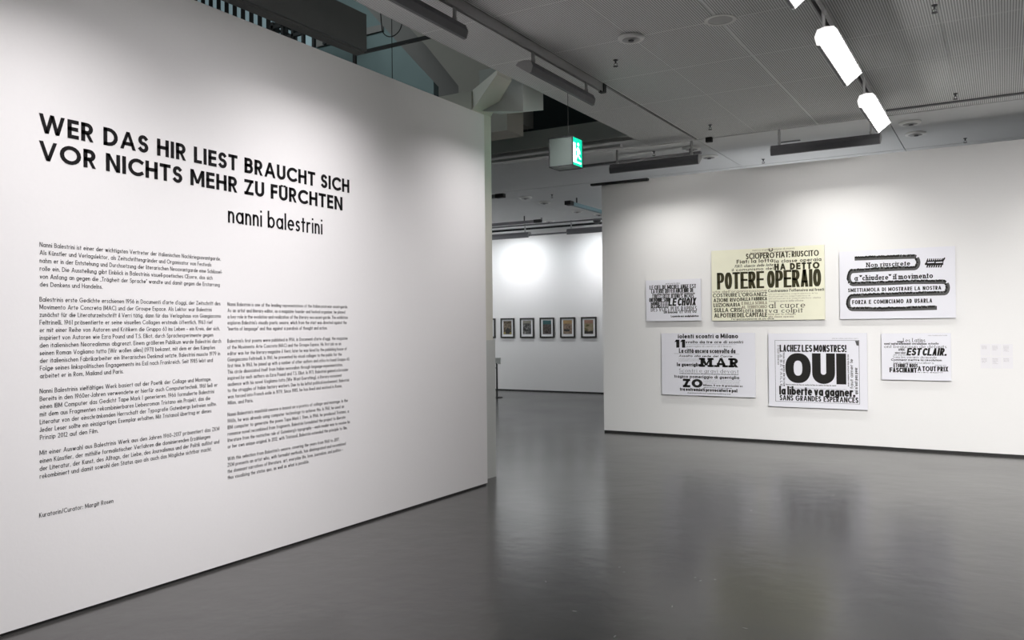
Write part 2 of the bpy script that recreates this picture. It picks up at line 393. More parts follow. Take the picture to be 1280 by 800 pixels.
# ------------------------------------------------------------------ wallwasher floodlights
# local frame: length along local y, opening towards +x and down; origin on the rail at the ceiling
def make_fixture(name, label, cat, group, length=1.26, drop=0.215):
    t = thing(name, (0, 0, 0), label, cat, group)
    L = length / 2
    zo = -0.235
    inner = [(0.107, zo + 0.016), (-0.012, zo - 0.077), (-0.028, zo - 0.073), (-0.041, zo - 0.018), (-0.024, zo + 0.028), (0.030, zo + 0.040), (0.080, zo + 0.034)]
    outer = [(0.115, zo + 0.014), (-0.014, zo - 0.088), (-0.036, zo - 0.083), (-0.052, zo - 0.02), (-0.031, zo + 0.036), (0.030, zo + 0.049), (0.088, zo + 0.043)]
    v = []; f = []
    n_ = len(outer)
    # open shell: skip the segment between points 0 and 1 (the opening)
    for y in (-L, L):
        for p in outer: v.append((p[0], y, p[1]))
        for p in inner: v.append((p[0], y, p[1]))
    for i in range(1, n_):
        j = (i + 1) % n_
        f.append((i, j, 2 * n_ + j, 2 * n_ + i)); f.append((n_ + i, 3 * n_ + i, 3 * n_ + j, n_ + j))
    for i in (0, 1): f.append((i, n_ + i, 3 * n_ + i, 2 * n_ + i))
    k = len(v)
    mesh_obj('housing', v, f, M_GREYMETAL, t)
    for y in (-L, L): MB().prism(outer, y - 0.004, y + 0.004).build('end_cap', M_CAP, t)
    v2 = []; f2 = []
    for y in (-L + 0.006, L - 0.006):
        for p in inner: v2.append((p[0] * 0.97 + 0.0005, y, p[1] * 0.997 - 0.0005))
    for i in range(1, n_):
        j = (i + 1) % n_
        f2.append((i, n_ + i, n_ + j, j))
    mesh_obj('reflector', v2, f2, M_REFLECTOR, t)
    MB().tube([(0.005, -L + 0.03, zo - 0.0), (0.005, L - 0.03, zo - 0.0)], 0.016, 10).build('tube_lamp', M_LAMP, t)
    for y in (-L + 0.10, L - 0.10):
        h = MB().box(-0.010, 0.010, y - 0.013, y + 0.013, zo + 0.040, 0.0); h.tube([(0, y, -0.07), (0, y, -0.03)], 0.018, 10)
        h.tube([(-0.0, y, zo + 0.05), (-0.0, y, zo + 0.075)], 0.020, 10)
        h.build('hanger', M_LIGHTMETAL, t)
    return t
def add_area(t, power, spread, d, col):
    if spread > 140:                                                 # lit frosted cover filling the opening
        M = bpy.data.materials.get('lit_cover') or mat('lit_cover', (1, 1, 1), 0.4, 0.0, emit=(1.0, 0.975, 0.95), estr=power / 0.57)
        MB().hexa([(-0.012, -0.615, -0.3125), (0.104, -0.615, -0.223), (0.104, 0.60, -0.223), (-0.012, 0.60, -0.3125), (-0.014, -0.615, -0.309), (0.102, -0.615, -0.2195), (0.102, 0.60, -0.2195), (-0.014, 0.60, -0.309)]).build('lit_cover', M, t)
        for ch in t.children:                                        # the translucent caps of a burning lamp glow too
            if ch.name.startswith('end_cap'): ch.material_slots[0].link = 'OBJECT'; ch.material_slots[0].material = M_CAPLIT
    else: area('lamp_light', (0.016, 0, -0.247), d, 1.16, 0.075, power, col, spread, parent=t)

COL_L = (1.0, 0.955, 0.97); COL_R = (1.0, 0.975, 0.94); COL_F = (0.93, 0.97, 1.0)
# over the left wall: opening towards -x, so turned half round
fx0 = make_fixture('wall_washer', 'dark grey trough floodlight above the lettered wall, nearest the exit sign', 'floodlight', 'floodlights above the lettered wall')
fx0.location = (-3.48, 6.80, 4.035); fx0.scale = (1, 1, 0.85); fx0.rotation_euler = (0, 0, math.pi)
base_children = list(fx0.children)
def place(x, y, rz, label, group, power, spread, d, col):
    o = copy_tree(fx0, (x, y, 4.03), label); o.scale = (1, 1, 0.85 if x < -3.4 and y < 9 else 1.0); o.rotation_euler = (0, 0, rz); o['group'] = group
    if power: add_area(o, power, spread, d, col)
    return o
left_group = 'floodlights above the lettered wall'
D_WASH = (0.36, 0, -1.0)
place(-3.48, 4.55, math.pi, 'dark grey trough floodlight above the lettered wall, cut by the top of the photo', left_group, W_LEFT, 92, D_WASH, COL_L)
for y, lb in ((2.40, 'first trough floodlight outside the frame, above the start of the title'), (0.2, 'second trough floodlight outside the frame, beside the camera'), (-2.0, 'third trough floodlight outside the frame, behind the camera')): place(-3.48, y, math.pi, lb, left_group, W_LEFT, 92, D_WASH, COL_L)
# middle rail, opening towards +x
lit_group = 'bright lamps on the middle rail'
place(-1.17, 7.24, 0, 'larger glowing white trough lamp on the ceiling rail', lit_group, W_OPP, 150, (0.7, 0, -0.75), COL_R)
place(-1.17, 9.37, 0, 'smaller glowing white trough lamp nearest the poster wall', lit_group, W_OPP, 150, (0.7, 0, -0.75), COL_R)
place(-1.17, 5.12, 0, 'glowing white trough lamp cut off by the top of the photo', lit_group, W_OPP, 150, (0.7, 0, -0.75), COL_R)
# poster wall, opening towards +y
rgroup = 'floodlights above the poster wall'
place(-4.06, 10.64, math.pi / 2, 'dark trough floodlight at the left end of the poster wall', rgroup, W_RIGHT, 104, (0.26, 0, -1.0), COL_R)
place(-1.87, 10.64, math.pi / 2, 'long dark grey trough floodlight hanging between two rods above the poster wall', rgroup, W_RIGHT, 104, (0.26, 0, -1.0), COL_R)
place(1.3, 10.64, math.pi / 2, 'trough floodlight above the right part of poster wall, out of the frame', rgroup, W_RIGHT, 104, (0.26, 0, -1.0), COL_R)
# nearest the exit sign last: gets its own light
add_area(fx0, W_LEFT, 92, D_WASH, COL_L)
# far room, opening towards the far wall
fg = 'floodlights along the far wall'
for x, lb in ((-10.30, 'dark trough floodlight over the far wall, left in the passage'), (-8.02, 'dark trough floodlight over the far wall, right in the passage'), (-12.6, 'dark trough floodlight over the far wall, hidden behind the column')):
    place(x, 17.13, math.pi / 2, lb, fg, W_FAR, 140, (0.45, 0, -1.0), COL_F)
rail('light_track', 'x', -13.5, -5.5, 17.13, 3.99, 0.05, 0.03, M_GREYMETAL, 'grey track at the far end of passage carrying dark floodlights')
tag(MB().box(-13.5, -5.5, 17.10, 17.16, 3.74, 3.775).build('suspended_rail', M_GREYMETAL), 'long grey rail just above the far wall floodlights', 'rail')

def short_bar(x0, x1, y0, y1, z, label, m_=M_GREYMETAL):
    t = thing('ceiling_light_bar', ((x0 + x1) / 2, (y0 + y1) / 2, z), label, 'light bar', 'light bars in the far room')
    hx, hy = abs(x1 - x0) / 2, abs(y1 - y0) / 2
    MB().box(-hx, hx, -hy, hy, 0, 0.06).build('bar_body', m_, t)
    MB().box(-hx, hx, -hy, hy, 0.06, Z_CEIL - z).build('mount', M_DARKMETAL, t) if False else None
    if hx > hy: MB().box(hx - 0.16, hx + 0.005, -hy - 0.005, hy + 0.005, -0.005, 0.065).build('end_box', M_BLACK, t)
    else: MB().box(-hx - 0.02, hx + 0.02, -hy - 0.005, -hy + 0.15, -0.01, 0.065).build('end_box', M_BLACK, t)
    h = MB()
    for s in (-0.7, 0.7):
        px, py = (hx * s, 0) if hx > hy else (0, hy * s)
        h.box(px - 0.01, px + 0.01, py - 0.01, py + 0.01, 0.055, Z_CEIL - z)
    h.build('hanger', M_DARKMETAL, t)
short_bar(-11.5, -8.72, 15.95, 16.03, 3.88, 'long grey bar under the far ceiling, running left out of the passage')
short_bar(-9.6, -7.56, 12.48, 12.56, 3.88, 'short grey bar with black end beside the column top')
short_bar(-7.05, -6.97, 13.9, 16.5, 3.88, 'pale teal bar with black end, slanting towards the poster wall corner', M_TEALLIGHT)

# ------------------------------------------------------------------ ceiling devices
def downlight(x, y, r, label, cat='ceiling light', group=None):
    t = thing('ceiling_speaker' if cat == 'speaker' else 'ceiling_light', (x, y, Z_CEIL), label, cat, group)
    MB().lathe([(r * 0.8, 0.0), (r, -0.004), (r, -0.018), (r * 0.90, -0.030), (r * 0.78, -0.030)], 40).build('rim', M_SENSOR, t, True)
    MB().lathe([(r * 0.76, -0.026), (r * 0.5, -0.038), (r * 0.2, -0.045), (0.001, -0.046)], 40).build('diffuser', M_LIGHTMETAL, t, True)
    MB().lathe([(r * 0.22, -0.046), (r * 0.2, -0.052), (0.001, -0.053)], 20, r * 0.12, -r * 0.3).build('lens', M_DARKMETAL, t)
    return t
downlight(-2.70, 6.58, 0.112, 'round silver ceiling light with a small dark lens, nearest the photo top centre', group='round ceiling lights')
t = thing('ceiling_speaker', (-1.94, 6.6, Z_CEIL), 'flat round perforated disc with pale ring in the ceiling, right of the silver light', 'speaker')
v = []; f = []; sg = 48
for r, z in ((0.098, -0.001), (0.098, -0.006), (0.126, -0.006), (0.128, -0.001)):
    for q in range(sg): v.append((r * math.cos(2 * math.pi * q / sg), r * math.sin(2 * math.pi * q / sg), z))
for a in range(3):
    for q in range(sg): q2 = (q + 1) % sg; f.append((a * sg + q, a * sg + q2, (a + 1) * sg + q2, (a + 1) * sg + q))
mesh_obj('ring', v, f, M_SENSOR, t)
MB().lathe([(0.097, 0.0), (0.097, -0.003), (0.001, -0.003)], 40).build('mesh_disc', M_LIGHTMETAL, t)
for x, y, lb in ((-3.70, 11.15, 'round ceiling light above the left corner of poster wall, nearer one'), (-3.67, 11.84, 'round ceiling light above the left corner of poster wall, partly hidden by black box'),
                 (-0.97, 11.2, 'round ceiling light right of the bright lamps, upper of two'), (-0.97, 11.88, 'round ceiling light right of the bright lamps, lower of two'),
                 (-7.77, 13.65, 'round ceiling light in far room, nearest the column'), (-7.77, 14.4, 'round ceiling light in far room, second from the column'),
                 (-7.79, 15.9, 'round ceiling light in far room below the teal bar'), (-7.6, 16.6, 'round ceiling light in far room at the poster wall corner'),
                 (-9.05, 17.0, 'round ceiling light in far room just over the far floodlights')):
    downlight(x, y, 0.125, lb, group='round ceiling lights')

def sprinkler(x, y, label):
    t = thing('sprinkler_head', (x, y, Z_CEIL), label, 'sprinkler', 'ceiling sprinklers')
    MB().lathe([(0.022, 0.0), (0.022, -0.006), (0.008, -0.012), (0.008, -0.03)], 16).build('rosette', M_DARKMETAL, t)
    h = MB(); h.tube([(0.0, 0.0, -0.028), (0.014, 0, -0.036), (0.014, 0, -0.052), (0, 0, -0.06)], 0.003, 6)
    h.tube([(0.0, 0.0, -0.028), (-0.014, 0, -0.036), (-0.014, 0, -0.052), (0, 0, -0.06)], 0.003, 6); h.build('yoke', M_DARKMETAL, t)
    MB().lathe([(0.022, -0.058), (0.022, -0.062), (0.001, -0.063)], 16).build('deflector', M_DARKMETAL, t)
    return t
for x, y, lb in ((-3.06, 7.08, 'small sprinkler between the silver light and floodlight'), (-3.08, 10.0, 'small sprinkler before the cross groove over poster wall'),
                 (-0.44, 7.18, 'small sprinkler near the top right, past the bright lamps'), (-0.43, 10.08, 'small sprinkler right of the bright lamps above ceiling slot'),
                 (-4.23, 11.1, 'small sprinkler above the left end of poster wall'), (-0.43, 12.6, 'faint sprinkler just above the poster wall top, right part'),
                 (-3.06, 12.52, 'faint sprinkler just above the poster wall top, left part'), (-7.22, 13.68, 'small sprinkler in far room near the upper round lights'),
                 (-8.98, 16.5, 'small sprinkler in far room near the long grey bar')):
    sprinkler(x, y, lb)
sd = thing('smoke_detector', (-2.33, 11.9, Z_CEIL), 'small dark-topped detector hanging over long floodlight', 'detector')
MB().lathe([(0.07, 0.0), (0.07, -0.03)], 24).build('base', M_DARKMETAL, sd)
MB().lathe([(0.065, -0.03), (0.065, -0.06), (0.04, -0.075)], 24).build('cap', M_SENSOR, sd)
sd2 = thing('smoke_detector', (-8.05, 17.45, Z_CEIL), 'small dark detector at the far ceiling by the right passage floodlight', 'detector')
MB().lathe([(0.09, 0.0), (0.09, -0.05), (0.05, -0.09)], 24).build('base', M_DARKMETAL, sd2)
tag(MB().box(-2.58, -2.32, 11.47, 11.51, Z_CEIL - 0.008, Z_CEIL).build('ceiling_slot', M_DARKMETAL), 'short dark slot in the ceiling above long floodlight', 'ceiling slot')
tag(MB().box(-3.345, -3.265, 10.65, 10.71, 3.99, 4.05).build('junction_box', M_BLACK), 'small black box under the ceiling at the left track crossing', 'box')
tag(MB().box(-3.51, -3.45, 7.68, 7.74, 3.96, 4.045).build('track_end_cap', M_BLACK), 'small black end cap of the track above exit sign', 'cap')

# ------------------------------------------------------------------ exit sign
ex = thing('exit_sign', (-3.855, 7.615, 3.22), 'hanging box-shaped exit sign with glowing green pictogram side', 'exit sign')
MB().box(-0.131, 0.128, -0.112, 0.112, 0.004, 0.294).build('light_box', M_SIGNBOX, ex)
e = MB()
for x in (-0.135, 0.129):
    for y in (-0.117, 0.109): e.box(x, x + 0.010, y, y + 0.010, 0, 0.3)
for z in (0.0, 0.292):
    for y in (-0.117, 0.109): e.box(-0.135, 0.136, y, y + 0.008, z, z + 0.008)
    for x in (-0.135, 0.129): e.box(x, x + 0.007, -0.117, 0.117, z, z + 0.008)
e.build('metal_edges', M_DARKMETAL, ex)
MB().box(-0.10, 0.10, -0.03, 0.03, 0.30, 0.312).box(0.0, 0.05, -0.02, 0.02, 0.312, 0.33).build('top_plate', M_DARKMETAL, ex)
MB().tube([(0.03, 0, 0.32), (0.03, 0, 0.83)], 0.003, 6).build('suspension_wire', M_WIRE, ex)
for sgn, nm in ((1, 0.1285), (-1, -0.1315)):
    def sx(a, b): return (min(nm, nm + sgn * a), max(nm, nm + sgn * a)) if b is None else (min(nm + sgn * a, nm + sgn * b), max(nm + sgn * a, nm + sgn * b))
    x0, x1 = sx(0, 0.004)
    g1 = MB().box(x0, x1, -0.108, 0.108, 0.01, 0.288).build('green_panel', M_GREEN if sgn > 0 else M_GREEN2, ex)
    w = MB(); xa, xb = sx(0.0045, 0.0065)
    w.box(xa, xb, -0.100, -0.045, 0.045, 0.235)                    # door
    w.box(xa, xb, -0.100, 0.085, 0.035, 0.052)                     # floor line
    # running figure
    def bar(p, q, t_):
        d = Vector((q[0] - p[0], q[1] - p[1])); d.normalize(); nn = Vector((-d.y, d.x)) * t_ / 2
        w.prism([(p[0] + nn.x, p[1] + nn.y), (p[0] - nn.x, p[1] - nn.y), (q[0] - nn.x, q[1] - nn.y), (q[0] + nn.x, q[1] + nn.y)], xa, xb, 'x')
    bar((0.015, 0.195), (0.012, 0.125), 0.040); bar((0.012, 0.130), (-0.028, 0.085), 0.020); bar((-0.028, 0.085), (-0.035, 0.052), 0.018)
    bar((0.015, 0.130), (0.045, 0.095), 0.020); bar((0.045, 0.095), (0.078, 0.090), 0.016)
    bar((0.015, 0.190), (-0.030, 0.165), 0.014); bar((0.018, 0.190), (0.055, 0.160), 0.014); bar((0.055, 0.160), (0.060, 0.135), 0.012)
    w.prism([(0.02 + 0.019 * math.cos(a * math.pi / 6), 0.228 + 0.019 * math.sin(a * math.pi / 6)) for a in range(12)], xa, xb, 'x')
    w.build('pictogram', M_SIGNWHITE, ex)

# ------------------------------------------------------------------ unseen fill light added high over the atrium
area('atrium_fill', (-11, 6, 10.8), (0, 0, -1), 8, 5, VOID_W, (0.88, 0.98, 1.0), 180)
# fill lights added out of frame to even out both walls
for y, x, k in ((3.6, -0.6, 1.0), (-1.0, -0.6, 0.7)):
    area('gallery_fill', (x, y, 3.75), (-0.75, 0, -0.60), 1.6, 0.2, W_BACK * k, (1, 0.965, 0.985), 80)
for x in (1.2, 3.4):
    area('gallery_fill', (x, 4.6, 3.8), (-0.25 - 0.20 * (x < 2) , 0.8, -0.43), 1.8, 0.25, W_FRONT, (1, 0.98, 0.96), 62, axis=Vector((1, 0, 0)))
for loc, d, k in (((-14.5, 13.6, 3.0), (0.3, 0.6, 0.1), 1.0), ((-2.0, 14.2, 3.2), (-0.3, 0.6, 0.2), 0.8)):  # unseen fill lights added to brighten the far room
    area('far_room_fill', loc, d, 1.5, 0.3, W_FARFILL * k, (0.95, 0.98, 1), 180, axis=Vector((1, 0, 0)))

area('far_room_ceiling_fill', (-2.5, 13.8, 2.2), (0, -0.15, 1), 3.0, 1.0, 26.0, (0.97, 0.98, 1), 180)  # upward fills, added out of view to lift the far ceiling
area('far_room_ceiling_fill', (-12.5, 13.5, 2.2), (0.3, 0, 1), 3.0, 1.0, 30.0, (0.97, 0.98, 1), 180)

# ------------------------------------------------------------------ lettering engine (plain stroke letters built as geometry)
def arc(cx, cy, rx, ry, a0, a1, n=9):
    k = max(2, int(abs(a1 - a0) / 180.0 * n + 0.5))
    return [(cx + rx * math.cos(math.radians(a0 + (a1 - a0) * i / k)), cy + ry * math.sin(math.radians(a0 + (a1 - a0) * i / k))) for i in range(k + 1)]
def P(*pts):
    out = []
    for p in pts:
        if isinstance(p, list): out += p
        else: out.append(p)
    return ('P', out)
def O(cx, cy, rx, ry): return ('O', arc(cx, cy, rx, ry, 0, 360, 9)[:-1])
def D(x0, y0, x1, y1): return ('D', (x0, y0, x1, y1))
def dot(x, y): return ('dot', (x, y))
X = 0.62; h = X / 2
def glyphs():
    G = {}
    G['A'] = (.80, [D(0, 0, .40, 1), D(.80, 0, .40, 1), P((.16, .28), (.64, .28))])
    G['B'] = (.54, [P((0, 0), (0, 1)), P((0, 1), (.30, 1), arc(.30, .765, .20, .235, 90, -90), (0, .53)), P((0, .53), (.31, .53), arc(.31, .265, .23, .265, 90, -90), (0, 0))])
    G['C'] = (.76, [P(arc(.47, .5, .47, .5, 52, 308, 9))])
    G['D'] = (.68, [P((0, 0), (0, 1)), P((0, 1), (.22, 1), arc(.22, .5, .46, .5, 90, -90), (0, 0))])
    G['E'] = (.46, [P((.46, 1), (0, 1), (0, 0), (.46, 0)), P((0, .52), (.42, .52))])
    G['F'] = (.44, [P((.44, 1), (0, 1), (0, 0)), P((0, .50), (.40, .50))])
    G['G'] = (.90, [P(arc(.46, .5, .46, .5, 48, 352, 9)), P((.52, .44), (.88, .44))])
    G['H'] = (.62, [P((0, 0), (0, 1)), P((.62, 0), (.62, 1)), P((0, .52), (.62, .52))])
    G['I'] = (0, [P((0, 0), (0, 1))])
    G['J'] = (.30, [P((.30, 1), (.30, .18), arc(.15, .18, .15, .18, 0, -170))])
    G['K'] = (.58, [P((0, 0), (0, 1)), D(.02, .42, .54, 1), D(.16, .56, .58, 0)])
    G['L'] = (.42, [P((0, 1), (0, 0), (.42, 0))])
    G['M'] = (.82, [P((0, 0), (0, 1)), P((.82, 0), (.82, 1)), D(.02, 1, .41, .08), D(.80, 1, .41, .08)])
    G['N'] = (.66, [P((0, 0), (0, 1)), P((.66, 0), (.66, 1)), D(.02, 1, .64, 0)])
    G['O'] = (.94, [O(.47, .5, .47, .5)])
    G['P'] = (.52, [P((0, 0), (0, 1)), P((0, 1), (.26, 1), arc(.26, .72, .26, .28, 90, -90), (0, .44))])
    G['Q'] = (.94, [O(.47, .5, .47, .5), D(.52, .3, .90, 0)])
    G['R'] = (.54, [P((0, 0), (0, 1)), P((0, 1), (.26, 1), arc(.26, .73, .24, .27, 90, -90), (0, .46)), D(.24, .46, .54, 0)])
    G['S'] = (.50, [P(arc(.25, .755, .23, .245, 35, 250, 8), arc(.25, .255, .25, .255, 75, -145, 8))])
    G['T'] = (.56, [P((0, 1), (.56, 1)), P((.28, 1), (.28, 0))])
    G['U'] = (.60, [P((0, 1), (0, .30), arc(.30, .30, .30, .30, 180, 360), (.60, 1))])
    G['V'] = (.76, [D(0, 1, .38, 0), D(.76, 1, .38, 0)])
    G['W'] = (1.16, [D(0, 1, .30, 0), D(.58, 1, .30, 0), D(.58, 1, .86, 0), D(1.16, 1, .86, 0)])
    G['X'] = (.66, [D(0, 0, .66, 1), D(.66, 0, 0, 1)])
    G['Y'] = (.66, [D(0, 1, .33, .42), D(.66, 1, .33, .42), P((.33, 0), (.33, .46))])
    G['Z'] = (.58, [P((0, 1), (.58, 1)), P((0, 0), (.58, 0)), D(0, 0, .58, 1)])
    G['a'] = (.58, [O(.29, h, .29, h), P((.58, 0), (.58, X))])
    G['b'] = (.58, [P((0, 0), (0, 1)), O(.29, h, .29, h)])
    G['c'] = (.46, [P(arc(.29, h, .29, h, 55, 305, 9))])
    G['d'] = (.58, [P((.58, 0), (.58, 1)), O(.29, h, .29, h)])
    G['e'] = (.57, [P(arc(.285, h, .285, h, 0, 300, 9)), P((.04, h), (.53, h))])
    G['f'] = (.28, [P((.10, 0), (.10, .82), arc(.25, .82, .15, .18, 180, 95)), P((0, X), (.24, X))])
    G['g'] = (.58, [O(.29, h, .29, h), P((.58, X), (.58, 0), arc(.30, 0, .28, .27, 0, -150))])
    G['h'] = (.46, [P((0, 0), (0, 1)), P((0, .34), arc(.23, .36, .23, .26, 180, 0), (.46, 0))])
    G['i'] = (0, [P((0, 0), (0, X)), ('um', (0, .93))])
    G['j'] = (.02, [P((0, -.27), (0, X)), dot(0, .88)])
    G['k'] = (.42, [P((0, 0), (0, 1)), D(.02, .28, .40, X), D(.12, .36, .42, 0)])
    G['l'] = (0, [P((0, 0), (0, 1))])
    G['m'] = (.78, [P((0, 0), (0, X)), P((0, .36), arc(.195, .38, .195, .24, 180, 0), (.39, 0)), P((.39, .36), arc(.585, .38, .195, .24, 180, 0), (.78, 0))])
    G['n'] = (.45, [P((0, 0), (0, X)), P((0, .34), arc(.225, .37, .225, .25, 180, 0), (.45, 0))])
    G['o'] = (.60, [O(.30, h, .30, h)])
    G['p'] = (.58, [P((0, -.27), (0, X)), O(.29, h, .29, h)])
    G['q'] = (.58, [P((.58, -.27), (.58, X)), O(.29, h, .29, h)])
    G['r'] = (.34, [P((0, 0), (0, X)), P((0, .34), arc(.24, .40, .24, .22, 180, 75))])
    G['s'] = (.36, [P(arc(.18, .465, .16, .155, 40, 250, 7), arc(.18, .155, .18, .155, 80, -140, 7))])
    G['t'] = (.32, [P((.15, 0), (.15, .86)), P((0, X), (.32, X))])
    G['u'] = (.45, [P((.45, 0), (.45, X)), P((0, X), (0, .25), arc(.225, .25, .225, .25, 180, 360))])
    G['v'] = (.48, [D(0, X, .24, 0), D(.48, X, .24, 0)])
    G['w'] = (.80, [D(0, X, .21, 0), D(.40, X, .21, 0), D(.40, X, .59, 0), D(.80, X, .59, 0)])
    G['x'] = (.46, [D(0, 0, .46, X), D(.46, 0, 0, X)])
    G['y'] = (.48, [D(.02, X, .25, .02), D(.48, X, .13, -.27)])
    G['z'] = (.42, [P((0, X), (.42, X)), P((0, 0), (.42, 0)), D(0, 0, .42, X)])
    G['0'] = (.52, [O(.26, .5, .26, .5)])
    G['1'] = (.18, [P((.18, 0), (.18, 1)), D(0, .80, .16, 1)])
    G['2'] = (.50, [P(arc(.25, .73, .24, .27, 165, -30, 8), (.06, .04)), P((0, 0), (.50, 0))])
    G['3'] = (.48, [P(arc(.23, .76, .21, .24, 140, -90, 8)), P(arc(.23, .265, .24, .265, 90, -145, 8))])
    G['4'] = (.56, [P((.44, 0), (.44, 1)), D(0, .26, .42, 1), P((0, .26), (.56, .26))])
    G['5'] = (.48, [P((.42, 1), (.12, 1), (.06, .56)), P(arc(.22, .32, .26, .32, 115, -140, 8))])
    G['6'] = (.54, [O(.27, .32, .27, .32), D(.03, .38, .36, 1)])
    G['7'] = (.50, [P((0, 1), (.50, 1)), D(.12, 0, .50, 1)])
    G['8'] = (.50, [O(.25, .76, .21, .24), O(.25, .265, .25, .265)])
    G['9'] = (.54, [O(.27, .68, .27, .32), D(.18, 0, .51, .62)])
    G['.'] = (0, [dot(0, 0)]); G[','] = (.06, [D(0, -.16, .06, .08)])
    G[':'] = (0, [dot(0, 0), dot(0, .5)]); G[';'] = (.06, [D(0, -.16, .06, .08), dot(.06, .5)])
    G['!'] = (0, [P((0, .40), (0, 1)), dot(0, 0)])
    G['-'] = (.22, [P((0, .32), (.22, .32))]); G['–'] = (.42, [P((0, .32), (.42, .32))])
    G['/'] = (.38, [D(0, -.1, .38, 1)])
    G['('] = (.16, [P(arc(.22, .42, .22, .66, 125, 235, 8))]); G[')'] = (.16, [P(arc(-.06, .42, .22, .66, 55, -55, 8))])
    G['['] = (.14, [P((.14, 1), (0, 1), (0, -.18), (.14, -.18))]); G[']'] = (.14, [P((0, 1), (.14, 1), (.14, -.18), (0, -.18))])
    G["'"] = (.0, [P((0, .80), (0, 1))]); G['’'] = G["'"]
    for c in '“”"': G[c] = (.14, [P((0, .80), (0, 1)), P((.14, .80), (.14, 1))])
    G['„'] = (.16, [D(0, -.16, .05, .06), D(.13, -.16, .18, .06)])
    for a, c, y in (('a', 'ä', .88), ('o', 'ö', .88), ('u', 'ü', .88), ('U', 'Ü', 1.12), ('O', 'Ö', 1.22), ('A', 'Ä', 1.22)):
        w, s = G[a]; G[c] = (w, s + [('um', (w * .26, y)), ('um', (w * .74, y))])
    w, s = G['a']; G['à'] = (w, s + [D(.22, .98, .36, .76)])
    w, s = G['e']; G['è'] = (w, s + [D(.20, .98, .34, .76)]); G['é'] = (w, s + [D(.24, .76, .38, .98)])
    G['ß'] = (.44, [P((0, 0), (0, .80), arc(.18, .80, .18, .20, 180, 0), arc(.16, .60, .2, .08, 0, -90, 4), arc(.18, .26, .26, .26, 80, -110, 8))])
    G['Œ'] = (1.25, [O(.45, .5, .45, .5), P((1.25, 1), (.84, 1), (.84, 0), (1.25, 0)), P((.84, .52), (1.2, .52))])
    G['œ'] = (1.05, [O(.27, h, .27, h), P(arc(.80, h, .25, h, 0, 322, 9)), P((.57, h), (1.03, h))])
    return G
GL = glyphs()

def stroke_quads(pts, tv, th, closed, out, ext=True):
    """pts in real units; pen tv wide for stems, th high for bars"""
    q = [Vector((p[0] / tv, p[1] / th)) for p in pts]
    qq = [q[0]]
    for p in q[1:]:
        if (p - qq[-1]).length > 1e-4: qq.append(p)
    q = qq; n_ = len(q)
    if n_ < 2: return
    if not closed and ext:
        d = (q[0] - q[1]).normalized(); q[0] = q[0] + d * 0.5
        d = (q[-1] - q[-2]).normalized(); q[-1] = q[-1] + d * 0.5
    L, R = [], []
    for i in range(n_):
        if closed: a, c = q[i] - q[i - 1], q[(i + 1) % n_] - q[i]
        else: a = q[i] - q[i - 1] if i else q[1] - q[0]; c = q[i + 1] - q[i] if i < n_ - 1 else q[-1] - q[-2]
        a = a.normalized(); c = c.normalized()
        na, nc = Vector((-a.y, a.x)), Vector((-c.y, c.x)); mm = na + nc
        if mm.length < 0.3: mm = na
        else: mm = mm.normalized(); mm = mm / max(0.5, mm.dot(na))
        o = mm * 0.5
        L.append(((q[i].x + o.x) * tv, (q[i].y + o.y) * th)); R.append(((q[i].x - o.x) * tv, (q[i].y - o.y) * th))
    m_ = n_ if closed else n_ - 1
    for i in range(m_):
        j = (i + 1) % n_; out.append([L[i], R[i], R[j], L[j]])

